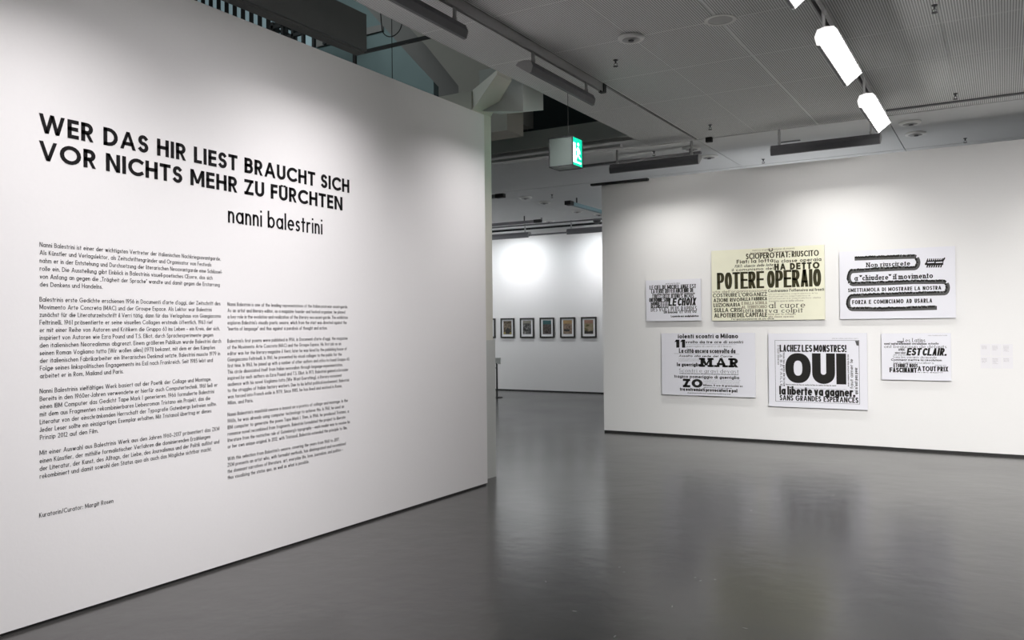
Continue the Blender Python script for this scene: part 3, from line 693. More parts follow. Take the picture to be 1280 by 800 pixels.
def glyph_geo(ch, tv, th, cond, serif):
    """quads of one glyph, cap height 1, and its ink width"""
    w, strokes = GL.get(ch, GL.get(ch.lower(), (0.4, [])))
    W = max(w * cond + (tv if w * cond < tv * 0.6 else 0), tv) if w * cond < tv * 1.7 else w * cond + tv * 0.5
    if w == 0: W = tv
    W = max(W, tv * (1.0 if w < 0.1 else (1.6 if w < 0.35 else 2.3)))
    if ch in 'mwMW': W = max(W, tv * 3.6)
    ix = W - tv
    def mp(x, y): return (tv / 2 + (x / w if w > 0 else 0) * ix, th / 2 + y * (1 - th))
    out = []
    for k, s in strokes:
        if k == 'P':
            pts = [mp(*p) for p in s]; stroke_quads(pts, tv, th, False, out)
            if serif:
                for e_, nb in ((s[0], s[1]), (s[-1], s[-2])):
                    if abs(e_[0] - nb[0]) < 0.01 and abs(e_[1] - nb[1]) > 0.15 and min(abs(e_[1] - yy) for yy in (0, 1, X, -.27)) < 0.02:
                        x, y = mp(*e_); sw = tv * (0.5 + serif * 0.5); st = th * 0.9
                        out.append([(x - sw, y - st / 2), (x + sw, y - st / 2), (x + sw, y + st / 2), (x - sw, y + st / 2)])
        elif k == 'O': stroke_quads([mp(*p) for p in s], tv, th, True, out)
        elif k == 'D':
            x0, y0, x1, y1 = s; a, c = mp(x0, y0), mp(x1, y1)
            def ext(y, yr):
                if abs(y) < 1e-6: return yr - th / 2
                if abs(y - 1) < 1e-6 or abs(y - X) < 1e-6: return yr + th / 2
                return yr
            ya, yc = ext(y0, a[1]), ext(y1, c[1]); ww = tv * (0.52 if tv < 0.2 else 0.45)
            if serif and (x1 - x0) * (y1 - y0) > 0 and ch not in 'Z': ww = tv * 0.3
            out.append([(a[0] - ww, ya), (a[0] + ww, ya), (c[0] + ww, yc), (c[0] - ww, yc)])
            if serif:
                for (xx, yy), yo in ((a, y0), (c, y1)):
                    if yo in (0, 1) and ch in 'AVWXYKMN' and not (ch in 'A' and yo == 1) and not (ch in 'VW' and yo == 0):
                        out.append([(xx - tv * .9, yy - th * .45), (xx + tv * .9, yy - th * .45), (xx + tv * .9, yy + th * .45), (xx - tv * .9, yy + th * .45)])
        else:
            x, y = mp(*s); r = tv * (0.56 if k == 'dot' else 0.5); ry = max(th, tv * 0.8) * 0.56 if k == 'dot' else min(tv * 0.5, 0.06)
            if y < th: y = ry
            out.append([(x - r, y - ry), (x + r, y - ry), (x + r, y + ry), (x - r, y + ry)])
    return out, W

def text_layout(s, tv, th, cond, gap, space, serif):
    x = 0; res = []
    for ch in s:
        if ch == ' ': x += space * (0.45 + 0.55 * cond); continue
        qd, w = glyph_geo(ch, tv, th, cond, serif)
        res.append((ch, x, w, qd)); x += w + gap * (0.4 + 0.6 * cond)
    return res, x - gap * (0.4 + 0.6 * cond)

def fit_text(s, width, height, weight=0.13, contrast=1.0, gap=0.11, space=0.34, serif=0, slant=0, cond0=None):
    """letters as (char, quads) in metres so that the line is exactly `width` long"""
    tv, th = weight, weight * contrast
    lo, hi = 0.15, 4.0
    if cond0: lo = hi = cond0
    for _ in range(22):
        c = (lo + hi) / 2; _, w = text_layout(s, tv, th, c, gap, space, serif)
        if w * height < width: lo = c
        else: hi = c
    res, w = text_layout(s, tv, th, c, gap, space, serif)
    k = width / w if width else height
    out = []
    for ch, x, gw, qd in res:
        out.append((ch, [[((x + px + slant * (py - .5)) * k, py * height) for px, py in q] for q in qd]))
    return out

class Plane:
    """a drawing plane: origin, unit u (reading direction), unit v (up), n towards the viewer"""
    def __init__(s, o, u, v, nrm): s.o, s.u, s.v, s.n = Vector(o), Vector(u), Vector(v), Vector(nrm)
    def pt(s, x, y, d): return s.o + s.u * x + s.v * y + s.n * d
def add_quads(buf, pl_, x, y, quads, d=0.0008, thick=0.0):
    V, Fc = buf
    for q in quads:
        k = len(V); area2 = sum(q[i][0] * q[(i + 1) % 4][1] - q[(i + 1) % 4][0] * q[i][1] for i in range(4))
        if area2 < 0: q = q[::-1]
        for p in q: V.append(pl_.pt(x + p[0], y + p[1], d + thick))
        Fc.append((k, k + 1, k + 2, k + 3))
        if thick:
            for p in q: V.append(pl_.pt(x + p[0], y + p[1], d))
            for i in range(4): j = (i + 1) % 4; Fc.append((k + 4 + i, k + 4 + j, k + j, k + i))

# ------------------------------------------------------------------ lettering on the left wall
WP = Plane((ROOM_L, 0, 0), (0, 1, 0), (0, 0, 1), (1, 0, 0))
def letters(parent, s, y0, y1, z0, hgt, **kw):
    for ch, qd in fit_text(s, y1 - y0, hgt, **kw):
        buf = ([], []); o = parent.location
        pl_ = Plane((ROOM_L + 0.001 - o.x, y0 - o.y, z0 - o.z), (0, 1, 0), (0, 0, 1), (1, 0, 0))
        add_quads(buf, pl_, 0, 0, qd, 0.0, 0.0015)
        mesh_obj('letter', buf[0], buf[1], M_INK, parent)
ti = thing('title_lettering', (ROOM_L + 0.001, 3.85, 2.52), 'bold black capital letters of the two-line exhibition title on the left wall', 'lettering')
letters(ti, 'WER DAS HIR LIEST BRAUCHT SICH', 2.597, 5.105, 2.692, 0.106, weight=0.225, contrast=0.88, gap=0.13, space=0.42)
letters(ti, 'VOR NICHTS MEHR ZU FÜRCHTEN', 2.597, 5.022, 2.541, 0.106, weight=0.225, contrast=0.88, gap=0.13, space=0.42)
na = thing('name_lettering', (ROOM_L, 4.33, 2.32), 'medium black lowercase artist name below the title', 'lettering')
letters(na, 'nanni balestrini', 3.884, 4.793, 2.328, 0.122, weight=0.125, contrast=0.9, gap=0.13, space=0.36)

DE = [[(2.0631, 3.82, 'Nanni Balestrini ist einer der wichtigsten Vertreter der italienischen Nachkriegsavantgarde.'),
 (2.0195, 3.743, 'Als Künstler und Verlagslektor, als Zeitschriftengründer und Organisator von Festivals'),
 (1.9759, 3.831, 'nahm er in der Entstehung und Durchsetzung der literarischen Neoavantgarde eine Schlüssel-'),
 (1.9323, 3.752, 'rolle ein. Die Ausstellung gibt Einblick in Balestrinis visuell-poetisches Œuvre, das sich'),
 (1.8888, 3.811, 'von Anfang an gegen die „Trägheit der Sprache“ wandte und damit gegen die Erstarrung'),
 (1.8452, 2.966, 'des Denkens und Handelns.')],
 [(1.7629, 3.815, "Balestrinis erste Gedichte erschienen 1956 in Documenti d'arte d'oggi, der Zeitschrift des"),
 (1.7209, 3.743, 'Movimento Arte Concreta (MAC) und der Groupe Espace. Als Lektor war Balestrini'),
 (1.6789, 3.819, 'zunächst für die Literaturzeitschrift il Verri tätig, dann für das Verlagshaus von Giangiacomo'),
 (1.6369, 3.75, 'Feltrinelli. 1961 präsentierte er seine visuellen Collagen erstmals öffentlich. 1963 rief'),
 (1.5949, 3.809, 'er mit einer Reihe von Autoren und Kritikern die Gruppo 63 ins Leben – ein Kreis, der sich,'),
 (1.553, 3.754, 'inspiriert von Autoren wie Ezra Pound und T.S. Elliot, durch Sprachexperimente gegen'),
 (1.511, 3.819, 'den italienischen Neorealismus abgrenzt. Einem größeren Publikum wurde Balestrini durch'),
 (1.4691, 3.769, 'seinen Roman Vogliamo tutto [Wir wollen alles] (1971) bekannt, mit dem er den Kämpfen'),
 (1.4272, 3.81, 'der italienischen Fabrikarbeiter ein literarisches Denkmal setzte. Balestrini musste 1979 in'),
 (1.3853, 3.75, 'Folge seines linkspolitischen Engagements ins Exil nach Frankreich. Seit 1985 lebt und'),
 (1.3434, 3.097, 'arbeitet er in Rom, Mailand und Paris.')],
 [(1.2604, 3.736, 'Nanni Balestrinis vielfältiges Werk basiert auf der Poetik der Collage und Montage.'),
 (1.2182, 3.787, 'Bereits in den 1960er-Jahren verwendete er hierfür auch Computertechnik. 1961 ließ er'),
 (1.1761, 3.758, 'einen IBM Computer das Gedicht Tape Mark I generieren. 1966 formulierte Balestrini'),
 (1.134, 3.727, 'mit dem aus Fragmenten rekombinierbaren Liebesroman Tristano ein Projekt, das die'),
 (1.0919, 3.777, 'Literatur von der einschränkenden Herrschaft der Typografie Gutenbergs befreien sollte.'),
 (1.0498, 3.735, 'Jeder Leser sollte ein einzigartiges Exemplar erhalten. Mit Tristanoil übertrug er dieses'),
 (1.0077, 2.934, 'Prinzip 2012 auf den Film.')],
 [(0.924, 3.799, 'Mit einer Auswahl aus Balestrinis Werk aus den Jahren 1960–2017 präsentiert das ZKM'),
 (0.8801, 3.725, 'einen Künstler, der mithilfe formalistischer Verfahren die dominierenden Erzählungen'),
 (0.8378, 3.798, 'der Literatur, der Kunst, des Alltags, der Liebe, des Journalismus und der Politik auflöst und'),
 (0.7963, 3.735, 'rekombiniert und damit sowohl den Status quo als auch das Mögliche sichtbar macht.')]]
EN = [[(1.7603, 5.076, 'Nanni Balestrini is one of the leading representatives of the Italian post-war avant-garde.'),
 (1.7175, 5.044, 'As an artist and literary editor, as a magazine founder and festival organizer, he played'),
 (1.6750, 5.075, 'a key role in the evolution and realization of the literary neo-avant-garde. The exhibition'),
 (1.6340, 5.062, "explores Balestrini's visually poetic oeuvre, which from the start was directed against the"),
 (1.5924, 4.839, '“inertia of language” and thus against a paralysis of thought and action.')],
 [(1.5093, 5.071, "Balestrini's first poems were published in 1956, in Documenti d'arte d'oggi, the magazine"),
 (1.4670, 4.995, 'of the Movimento Arte Concreta (MAC) and the Groupe Espace. His first job as an'),
 (1.4250, 5.059, 'editor was for the literary magazine il Verri; later he was hired by the publishing house of'),
 (1.3830, 5.001, 'Giangiacomo Feltrinelli. In 1961, he presented his visual collages to the public for the'),
 (1.3415, 5.093, 'first time. In 1963, he joined up with a number of other authors and critics to found Gruppo 63.'),
 (1.2995, 5.012, 'This circle dissociated itself from Italian neorealism through language experimentation,'),
 (1.2575, 5.077, 'inspired by such authors as Ezra Pound and T.S. Elliot. In 1971, Balestrini gained a broader'),
 (1.2155, 4.999, 'audience with his novel Vogliamo tutto [We Want Everything], a literary monument'),
 (1.1735, 5.084, 'to the struggles of Italian factory workers. Due to his leftist political involvement, Balestrini'),
 (1.1315, 5.003, 'was forced into French exile in 1979. Since 1985, he has lived and worked in Rome,'),
 (1.0897, 4.092, 'Milan, and Paris.')],
 [(1.0107, 5.067, "Nanni Balestrini's manifold oeuvre is based on a poetics of collage and montage. In the"),
 (0.9670, 5.023, '1960s, he was already using computer technology to achieve this. In 1961, he used an'),
 (0.9235, 5.079, 'IBM computer to generate the poem Tape Mark I. Then, in 1966, he produced Tristano, a'),
 (0.8802, 5.038, 'romance novel recombined from fragments. Balestrini formulated the project to liberate'),
 (0.8370, 5.09, "literature from the restrictive rule of Gutenberg's typography – each reader was to receive his"),
 (0.7937, 5.057, 'or her own unique original. In 2012, with Tristanoil, Balestrini extended the principle to film.')],
 [(0.7116, 4.967, "With this selection from Balestrini's oeuvre, covering the years from 1960 to 2017,"),
 (0.6690, 5.039, 'ZKM presents an artist who, with formalist methods, has disintegrated and recombined'),
 (0.6266, 5.004, 'the dominant narratives of literature, art, everyday life, love, journalism, and politics –'),
 (0.5846, 4.631, 'thus visualizing the status quo, as well as what is possible.')]]
def paragraph(lines, y0, parent, hgt=0.0262, wt=0.135):
    buf = ([], []); o = parent.location if parent else Vector((0, 0, 0))
    for z, y1, s in lines:
        pl_ = Plane((ROOM_L - o.x, y0 - o.y, z - o.z), (0, 1, 0), (0, 0, 1), (1, 0, 0))
        for ch, qd in fit_text(s, y1 - y0, hgt, weight=wt, contrast=0.95, gap=0.105, space=0.40): add_quads(buf, pl_, 0, 0, qd, 0.0009)
    return mesh_obj('paragraph', buf[0], buf[1], M_SMALLINK, parent)
tg = thing('german_wall_text', (ROOM_L, 3.2, 0.79), 'left column of small grey-black wall text in German, four paragraphs', 'wall text')
for k, p in enumerate(DE): paragraph(p, 2.598 - 0.002 * k, tg)
te = thing('english_wall_text', (ROOM_L, 4.45, 0.58), 'right column of small wall text in English, below the artist name', 'wall text')
for k, p in enumerate(EN): paragraph(p, 3.874 - 0.003 * k, te, 0.0258, 0.135)
cu = paragraph([(0.5843, 3.027, 'Kuratorin/Curator: Margit Rosen')], 2.588, None)
cu.name = 'curator_line'; tag(cu, 'single small line crediting the curator at the bottom left', 'wall text')

# ------------------------------------------------------------------ printed panels on the right wall
class Poster:
    def __init__(s, label, x0, x1, z0, z1, base_mat, name='typographic_panel', t=0.033):
        s.x0, s.z0, s.W, s.H = x0, z0, x1 - x0, z1 - z0
        s.t = thing(name, ((x0 + x1) / 2, WALL_R_Y - 0.001, z0), label, 'art print', 'typographic panels on the poster wall')
        w = s.W / 2
        mb = MB().box(-w, w, -t, -0.012, 0, s.H)
        o = mesh_obj('board', mb.v, mb.f, None, s.t, [base_mat, M_PANELSIDE], [1, 1, 0, 0, 1, 0])
        MB().box(-w + 0.05, w - 0.05, -0.012, 0, 0.05, s.H - 0.05).build('batten', M_PANELSIDE, s.t)
        s.pl = Plane((-w, -t, 0), (1, 0, 0), (0, 0, 1), (0, -1, 0))
        s.buf = {}; s.dep = 0.0006
    def b(s, k): return s.buf.setdefault(k, ([], []))
    def line(s, txt, u0, u1, v0, v1, k='ink', rot=None, **kw):
        """v0 top, v1 baseline, both measured from the top edge"""
        kw['weight'] = kw.get('weight', .13) * 1.22; kw['contrast'] = min(1.0, kw.get('contrast', .72) * 1.1)
        if rot is None:
            wd, hg = (u1 - u0) * s.W, (v1 - v0) * s.H
            for ch, qd in fit_text(txt, wd, hg, **kw): add_quads(s.b(k), s.pl, u0 * s.W, (1 - v1) * s.H, qd, s.dep)
        else:                                                        # text turned by 90 degrees (rot=1 reads upwards, -1 downwards)
            wd, hg = (v1 - v0) * s.H, (u1 - u0) * s.W
            for ch, qd in fit_text(txt, wd, hg, **kw):
                q2 = [[((u1 * s.W - y) if rot == 1 else (u0 * s.W + y), ((1 - v1) * s.H + x) if rot == 1 else ((1 - v0) * s.H - x)) for x, y in q] for q in qd]
                add_quads(s.b(k), s.pl, 0, 0, q2, s.dep)
    def rect(s, u0, u1, v0, v1, k='ink', d=None):
        add_quads(s.b(k), s.pl, 0, 0, [[(u0 * s.W, (1 - v1) * s.H), (u1 * s.W, (1 - v1) * s.H), (u1 * s.W, (1 - v0) * s.H), (u0 * s.W, (1 - v0) * s.H)]], s.dep if d is None else d)
    def poly(s, pts, k='ink', d=None):
        add_quads(s.b(k), s.pl, 0, 0, [[(u * s.W, (1 - v) * s.H) for u, v in pts]], s.dep if d is None else d)
    def tiny(s, u0, u1, v0, v1, rows, k='grey', wt=0.13, pool='di scontri la polizia e gli operai in piazza per tutta la notte fino al centro della citta', **kw):
        st = (v1 - v0) / rows; ww = pool.split(); random.shuffle(ww)
        for r in range(rows):
            n_ = max(3, int((u1 - u0) * s.W / (st * s.H * 0.72) / 0.5)); tx = ''
            while len(tx) < n_: tx += ww[(r * 3 + len(tx)) % len(ww)] + ' '
            s.line(tx[:n_].strip(), u0, u1 - random.uniform(0, 0.015), v0 + r * st, v0 + r * st + st * 0.72, k, weight=wt, **kw)
    def done(s, names=None):
        M = {'ink': M_POSTERINK, 'grey': M_POSTERGREY, 'brown': M_POSTERBROWN, 'mid': M_POSTERMID, 'warm': M_BROWNINK}
        nm = {'ink': 'black_lettering', 'grey': 'grey_lettering', 'brown': 'brown_lettering', 'mid': 'halftone_print', 'warm': 'warm_grey_lettering'}
        for k, (v, f) in s.buf.items(): mesh_obj(nm[k], v, f, M[k], s.t)

# 1 small panel: LE CHOIX
p = Poster('small white panel reading LE CHOIX, upper left of the six', -4.515, -3.695, 1.66, 2.255, M_PANELWHITE)
p.line('mourir pour les idées', .37, .63, .07, .11, 'grey', weight=.12)
p.line('LE CIEL DE MICHEL ANGE EST', .07, .92, .125, .225, weight=.17, contrast=.5, gap=.09)
p.line('LA TERRE DU FEU ANCIENNE DE', .10, .88, .215, .32, weight=.17, contrast=.4, gap=.06)
p.line('nos plus belles années de jeunesse', .12, .90, .31, .37, 'mid', weight=.16)
p.line('LUNE ET SOLEIL', .12, .45, .35, .45, 'mid', weight=.17, contrast=.5)
p.line('JEUNES NOUS', .46, .88, .355, .45, weight=.17, contrast=.5, gap=.09)
p.line('ON DONNE SUR', .06, .43, .43, .53, weight=.2, contrast=.4, gap=.06)
p.line('MONDE ET LE', .09, .41, .53, .61, weight=.2, contrast=.4, gap=.06)
p.line('LE CHOIX', .42, .92, .45, .635, weight=.24, contrast=.6, slant=.16, gap=.12, space=.3)
p.line('DES ANS ET LE', .09, .41, .60, .68, 'ink', weight=.2, contrast=.4, gap=.06)
p.line('DES VOLS PLUS RAPIDES', .09, .93, .65, .765, 'mid', weight=.13, contrast=.35, serif=1, gap=.12)
p.line('EN douceur', .33, .585, .755, .815, weight=.2, gap=.07)
p.line('ET VITE VU', .62, .92, .755, .815, weight=.2, gap=.12)
p.line('La parole aux analphabètes', .46, .96, .86, .91, weight=.24, gap=.08)
p.done()

# 2 large cream panel
p = Poster('large cream panel reading POTERE OPERAIO, top centre of the six', -3.535, -2.03, 1.655, 2.635, M_PANELCREAM)
p.line('dopo le lotte operaie', .36, .52, .045, .075, 'warm', weight=.14); p.line('nuova organizzazione di massa', .38, .75, .01, .035, 'warm', weight=.14)
p.line('U', .525, .562, .01, .055, 'brown', weight=.26, contrast=.8)
p.line('per la presa del potere', .57, .74, .045, .075, 'warm', weight=.14)
p.line('SCIOPERO FIAT: RIUSCITO', .32, .955, .065, .145, 'brown', weight=.16, gap=.08, space=.24)
p.line('Fiat: la lotta', .235, .565, .145, .20, 'brown', weight=.19, gap=.14, space=.4)
p.line('la classe operaia', .575, .975, .165, .215, 'brown', weight=.17, gap=.14, space=.5)
p.line('FIAT: rilancio delle lotte', .22, .565, .215, .255, 'brown', weight=.15, slant=.25, space=.5)
p.line('il comunismo del', .19, .565, .265, .305, 'brown', weight=.17, gap=.16, space=.5)
p.line('HA DETTO', .572, .96, .225, .315, 'brown', weight=.23, contrast=.8, gap=.16, space=.5)
p.line('POTERE OPERAIO', .05, .972, .318, .555, 'brown', weight=.175, contrast=.50, gap=.05, space=.30)
p.line('uta dell’organizzazione', .01, .505, .568, .605, 'warm', weight=.17, gap=.12, space=.4)
p.line('Costruiamo l’offensiva sui fronti', .515, .995, .575, .615, 'brown', weight=.17, gap=.1, space=.3)
p.line('COSTRUIRE L’ORGANIZZ', .01, .505, .612, .665, 'brown', weight=.17, gap=.09)
for k in range(3): p.line(('sfruttamento capitalistico e la', 'fruttamento capitalistico e', 'sfruttamento capitalistico della')[k], .52, (.94, .88, .965)[k], .632 + .031 * k, .652 + .031 * k, 'warm', weight=.13)
p.line('AZIONE RIVO', .015, .26, .68, .735, 'brown', weight=.18, gap=.09); p.line('DALLA FABBRICA', .265, .505, .675, .725, 'brown', weight=.18, gap=.06)
p.line('LUZIONARIA', .015, .265, .75, .805, 'brown', weight=.18, gap=.09); p.line('E DALLA SCUOLA', .275, .505, .735, .78, 'warm', weight=.2, gap=.06)
p.line('AL TERRITORIO', .275, .505, .79, .835, 'warm', weight=.2, gap=.06)
p.line('SULLA CRISI', .02, .28, .82, .88, 'brown', weight=.18, gap=.08); p.line('LOTTA DURA V', .29, .505, .845, .89, 'brown', weight=.17, gap=.06)
p.line('AL POTERE DEL CAPITALE', .02, .505, .893, .955, 'brown', weight=.18, gap=.06, space=.12)
p.line('trecento operai delle officine', .52, .82, .725, .75, 'warm', weight=.15)
p.line('al cuore', .52, .835, .755, .835, 'brown', weight=.12, contrast=.45, serif=1, gap=.2, space=.5)
p.line('va colpit', .52, .815, .835, .90, 'brown', weight=.14, contrast=.45, serif=1, gap=.2, space=.5)
p.line('lotte per lo sviluppo', .515, .755, .905, .93, 'warm', weight=.2, space=.5); p.line('alla classe operaia', .515, .735, .94, .965, 'warm', weight=.2, space=.5)
p.line('l’organizzazione di chi dice', .18, .565, .965, .99, 'brown', weight=.18)
p.done()

# 3 panel with the winding track
p = Poster('white panel with a grey winding track between four lines of text, upper right', -1.845, -0.515, 1.655, 2.53, M_PANELWHITE)
def U(x): return (x - 35) / 1110.0
def V(x, y): top = 105 - 43 * (x - 35) / 1110.0; bot = 750 - 5 * (x - 35) / 1110.0; return (y - top) / (bot - top)
def garc(cx, cy, rx, ry, a0, a1, n=10): return [(cx + rx * math.cos(math.radians(a0 + (a1 - a0) * i / n)), cy - ry * math.sin(math.radians(a0 + (a1 - a0) * i / n))) for i in range(n + 1)]
snake = [(190, 170), (480, 163), (765, 158)] + garc(768, 213, 38, 55, 90, -90, 8) + [(620, 270), (350, 280), (172, 290)] + garc(170, 352, 42, 62, 90, 270, 8) + [(500, 408), (760, 400), (1040, 402)] + \
        garc(1042, 457, 32, 53, 90, -90, 8) + [(700, 515), (400, 522), (162, 530)] + garc(160, 592, 42, 62, 90, 270, 8) + [(450, 658), (700, 653), (972, 648)]
# resample the track into short pieces so its edge can be ragged
rs = [snake[0]]
for a, c in zip(snake, snake[1:]):
    L_ = math.hypot(c[0] - a[0], c[1] - a[1]); k = max(1, int(L_ / 9))
    for i in range(1, k + 1): rs.append((a[0] + (c[0] - a[0]) * i / k, a[1] + (c[1] - a[1]) * i / k))
up_e, lo_e, md_e = [], [], []
for i, q in enumerate(rs):
    a, c = rs[max(0, i - 1)], rs[min(len(rs) - 1, i + 1)]; dx, dy = c[0] - a[0], c[1] - a[1]; L_ = math.hypot(dx, dy) or 1
    nx, ny = dy / L_, -dx / L_
    if ny > 0.3 and abs(dx) > abs(dy): nx, ny = -nx, -ny             # ragged side always on top
    if abs(dx) < abs(dy) * 1.0: nx, ny = (-1 if q[0] < 500 else -1) * abs(nx), ny if nx * -1 > 0 else -ny
    j = random.uniform(-3, 5)
    up_e.append((q[0] + nx * (20 + j), q[1] + ny * (20 + j))); lo_e.append((q[0] - nx * 20, q[1] - ny * 20)); md_e.append((q[0] + nx * (1 + j * .8), q[1] + ny * (1 + j * .8)))
for i in range(len(rs) - 1):
    g_ = lambda e: (U(e[0]), V(*e))
    p.poly([g_(lo_e[i]), g_(lo_e[i + 1]), g_(up_e[i + 1]), g_(up_e[i])], 'mid', 0.0006)
    if random.random() < .85: p.poly([g_(md_e[i]), g_(md_e[i + 1]), g_(up_e[i + 1]), g_(up_e[i])], 'ink', 0.0009)
def pix(txt, x0, x1, y0, y1, k='ink', **kw):
    xm = (x0 + x1) / 2; p.line(txt, U(x0), U(x1), V(xm, y0), V(xm, y1), k, **kw)
pix('Non riuscirete', 305, 730, 204, 248, weight=.16, contrast=.75, serif=1, gap=.16, space=.4)
pix('a “chiudere” il movimento', 185, 940, 322, 374, weight=.16, contrast=.7, serif=1, gap=.14, space=.3)
pix('SMETTIAMOLA DI MOSTRARE LA NOSTRA', 120, 1015, 447, 484, weight=.18, gap=.14, space=.5)
pix('FORZA E COMINCIAMO AD USARLA', 160, 930, 563, 603, weight=.18, gap=.14, space=.6)
def gq(*pts): p.poly([(U(x), V(x, y)) for x, y in pts], 'ink')
gq((880, 200), (1040, 192), (1035, 242), (885, 246)); gq((865, 228), (885, 205), (885, 240), (868, 240)); gq((1030, 185), (1050, 168), (1056, 176), (1040, 205))
for k in range(8): gq((882 + 19 * k, 200), (892 + 19 * k, 176), (898 + 19 * k, 178), (897 + 19 * k, 200))
for k in range(7): gq((888 + 21 * k, 240), (900 + 21 * k, 240), (893 + 21 * k, 264), (878 + 21 * k, 264))
p.buf['white'] = ([], [])
for a, c in ((890, 955), (968, 1030)): add_quads(p.buf['white'], p.pl, 0, 0, [[(U(a) * p.W, (1 - V(a, 222)) * p.H), (U(c) * p.W, (1 - V(c, 219)) * p.H), (U(c) * p.W, (1 - V(c, 209)) * p.H), (U(a) * p.W, (1 - V(a, 212)) * p.H)]], 0.0012)
vv, ff = p.buf.pop('white'); mesh_obj('white_bars', vv, ff, M_PANELWHITE, p.t)
p.done()

# 4 panel MAR ZO
p = Poster('white panel with large MAR, ZO and 11 in slab letters, lower left', -4.285, -2.945, 0.60, 1.485, M_PANELWHITE)
p.line('iolenti scontri a Milano', .185, .83, .012, .085, weight=.2, gap=.1)
p.line('11', .145, .265, .105, .235, weight=.36, contrast=.6, gap=.2)
p.line('svolto da tre ore di scontri', .27, .88, .118, .165, weight=.19, gap=.12, space=.45)
p.tiny(.27, .82, .175, .19, 1); p.line('guerriglia al centro di Milano', .27, .76, .198, .225, 'grey', weight=.12, serif=1)
p.line('La città ancora sconvolta da', .195, .80, .245, .32, weight=.17, gap=.1, space=.42)
p.rect(.14, .84, .328, .333, 'grey')
p.line('Assalto alla sede del Corrie', .195, .77, .35, .382, weight=.21, slant=.2, space=.5)
p.tiny(.19, .43, .40, .46, 4, 'grey', wt=.1)
p.line('la guerriglia', .17, .43, .475, .535, weight=.21, gap=.09, space=.4)
p.line('MAR', .43, .828, .395, .54, weight=.28, contrast=.62, serif=1, gap=.28)
p.line('Scontri e gravi devast', .195, .83, .572, .63, 'mid', weight=.10, contrast=.4, serif=1, gap=.22, space=.4)
p.tiny(.20, .835, .64, .665, 1, 'ink', wt=.2)
p.line('tragico pomeriggio di guerriglia', .14, .835, .672, .722, weight=.2, gap=.1, space=.4)
p.line('ZO', .235, .45, .735, .872, weight=.32, contrast=.62, serif=0, gap=.14)
p.tiny(.455, .85, .735, .81, 4, 'grey', wt=.1)
p.line('Milano. 8 ore di gravissimi sc', .455, .87, .813, .845, weight=.22, gap=.1)
p.tiny(.46, .76, .86, .88, 1, 'ink', wt=.22)
p.line('tra estremisti provocatori e pol', .20, .815, .875, .93, weight=.23, gap=.09, space=.36)
p.tiny(.285, .745, .95, .975, 1, 'mid', wt=.2)
p.done()

# 5 panel OUI
p = Poster('framed-looking white panel with huge OUI in heavy black letters, lower centre', -2.765, -1.525, 0.49, 1.475, M_PANELWHITE)
for (a, b_, c, d) in ((.07, .925, .093, .0965), (.07, .925, .925, .9285), (.07, .0735, .093, .9285), (.9215, .925, .093, .9285)): p.rect(a, b_, c, d)
p.line('LACHEZ LES MONSTRES!', .12, .80, .155, .25, weight=.17, gap=.08, space=.26)
p.tiny(.66, .92, .063, .08, 1, 'grey')
HO = .43
def heavy_o(u0, u1, v0, v1):
    n_ = 40; cu, cv, ru, rv = (u0 + u1) / 2, (v0 + v1) / 2, (u1 - u0) / 2, (v1 - v0) / 2
    def pt(i, a, b_, e):
        t_ = 2 * math.pi * i / n_; c, s_ = math.cos(t_), math.sin(t_)
        return (cu + a * math.copysign(abs(c) ** e, c), cv + b_ * math.copysign(abs(s_) ** e, s_))
    for i in range(n_): p.poly([pt(i, ru, rv, .88), pt(i + 1, ru, rv, .88), pt(i + 1, ru * .34, rv * .50, .8), pt(i, ru * .34, rv * .50, .8)])
heavy_o(.178, .442, .268, .672)
def heavy_u(u0, u1, v0, v1, iw=.055):
    cu = (u0 + u1) / 2; tv_ = (u1 - u0 - iw) / 2; vs_, vi = v0 + (v1 - v0) * .62, v0 + (v1 - v0) * .70
    p.rect(u0, u0 + tv_, v0, vs_); p.rect(u1 - tv_, u1, v0, vs_)
    n_ = 18
    for i in range(n_):
        a, b_ = math.pi * i / n_, math.pi * (i + 1) / n_
        o_ = lambda t_: (cu - (u1 - u0) / 2 * math.cos(t_), vs_ + (v1 - vs_) * math.sin(t_) ** .85 if math.sin(t_) > 0 else vs_)
        i_ = lambda t_: (cu - iw / 2 * math.cos(t_), vs_ + (vi - vs_) * max(0, math.sin(t_)))
        p.poly([i_(a), i_(b_), o_(b_), o_(a)])
heavy_u(.455, .685, .268, .675)
p.rect(.698, .795, .268, .675)
p.line('il faut liberer', .095, .12, .16, .43, 'grey', rot=-1, weight=.2); p.line('LA BATAILLE', .122, .146, .24, .72, 'mid', rot=-1, weight=.17, gap=.3)
p.line('tous les gens de la rue', .155, .178, .26, .72, 'mid', rot=-1, weight=.2)
p.line('nous sommes partout dans la rue', .805, .822, .28, .70, 'mid', rot=1, weight=.2)
p.line('il faut aimer le', .83, .862, .34, .77, 'mid', rot=1, weight=.17)
p.line('qui n’ont pas peur', .872, .905, .45, .80, 'mid', rot=1, weight=.17)
p.tiny(.18, .70, .683, .71, 1, 'mid', wt=.2); p.tiny(.23, .80, .735, .75, 1, 'grey', wt=.2)
p.line('la liberte va gagner.', .11, .88, .715, .835, weight=.21, contrast=.6, gap=.06, space=.34)
p.line('SANS GRANDES ESPERANCES', .115, .91, .84, .912, weight=.17, gap=.08, space=.4)
p.poly([(.885, .10), (.92, .10), (.92, .165), (.90, .16)], 'mid')
p.done()

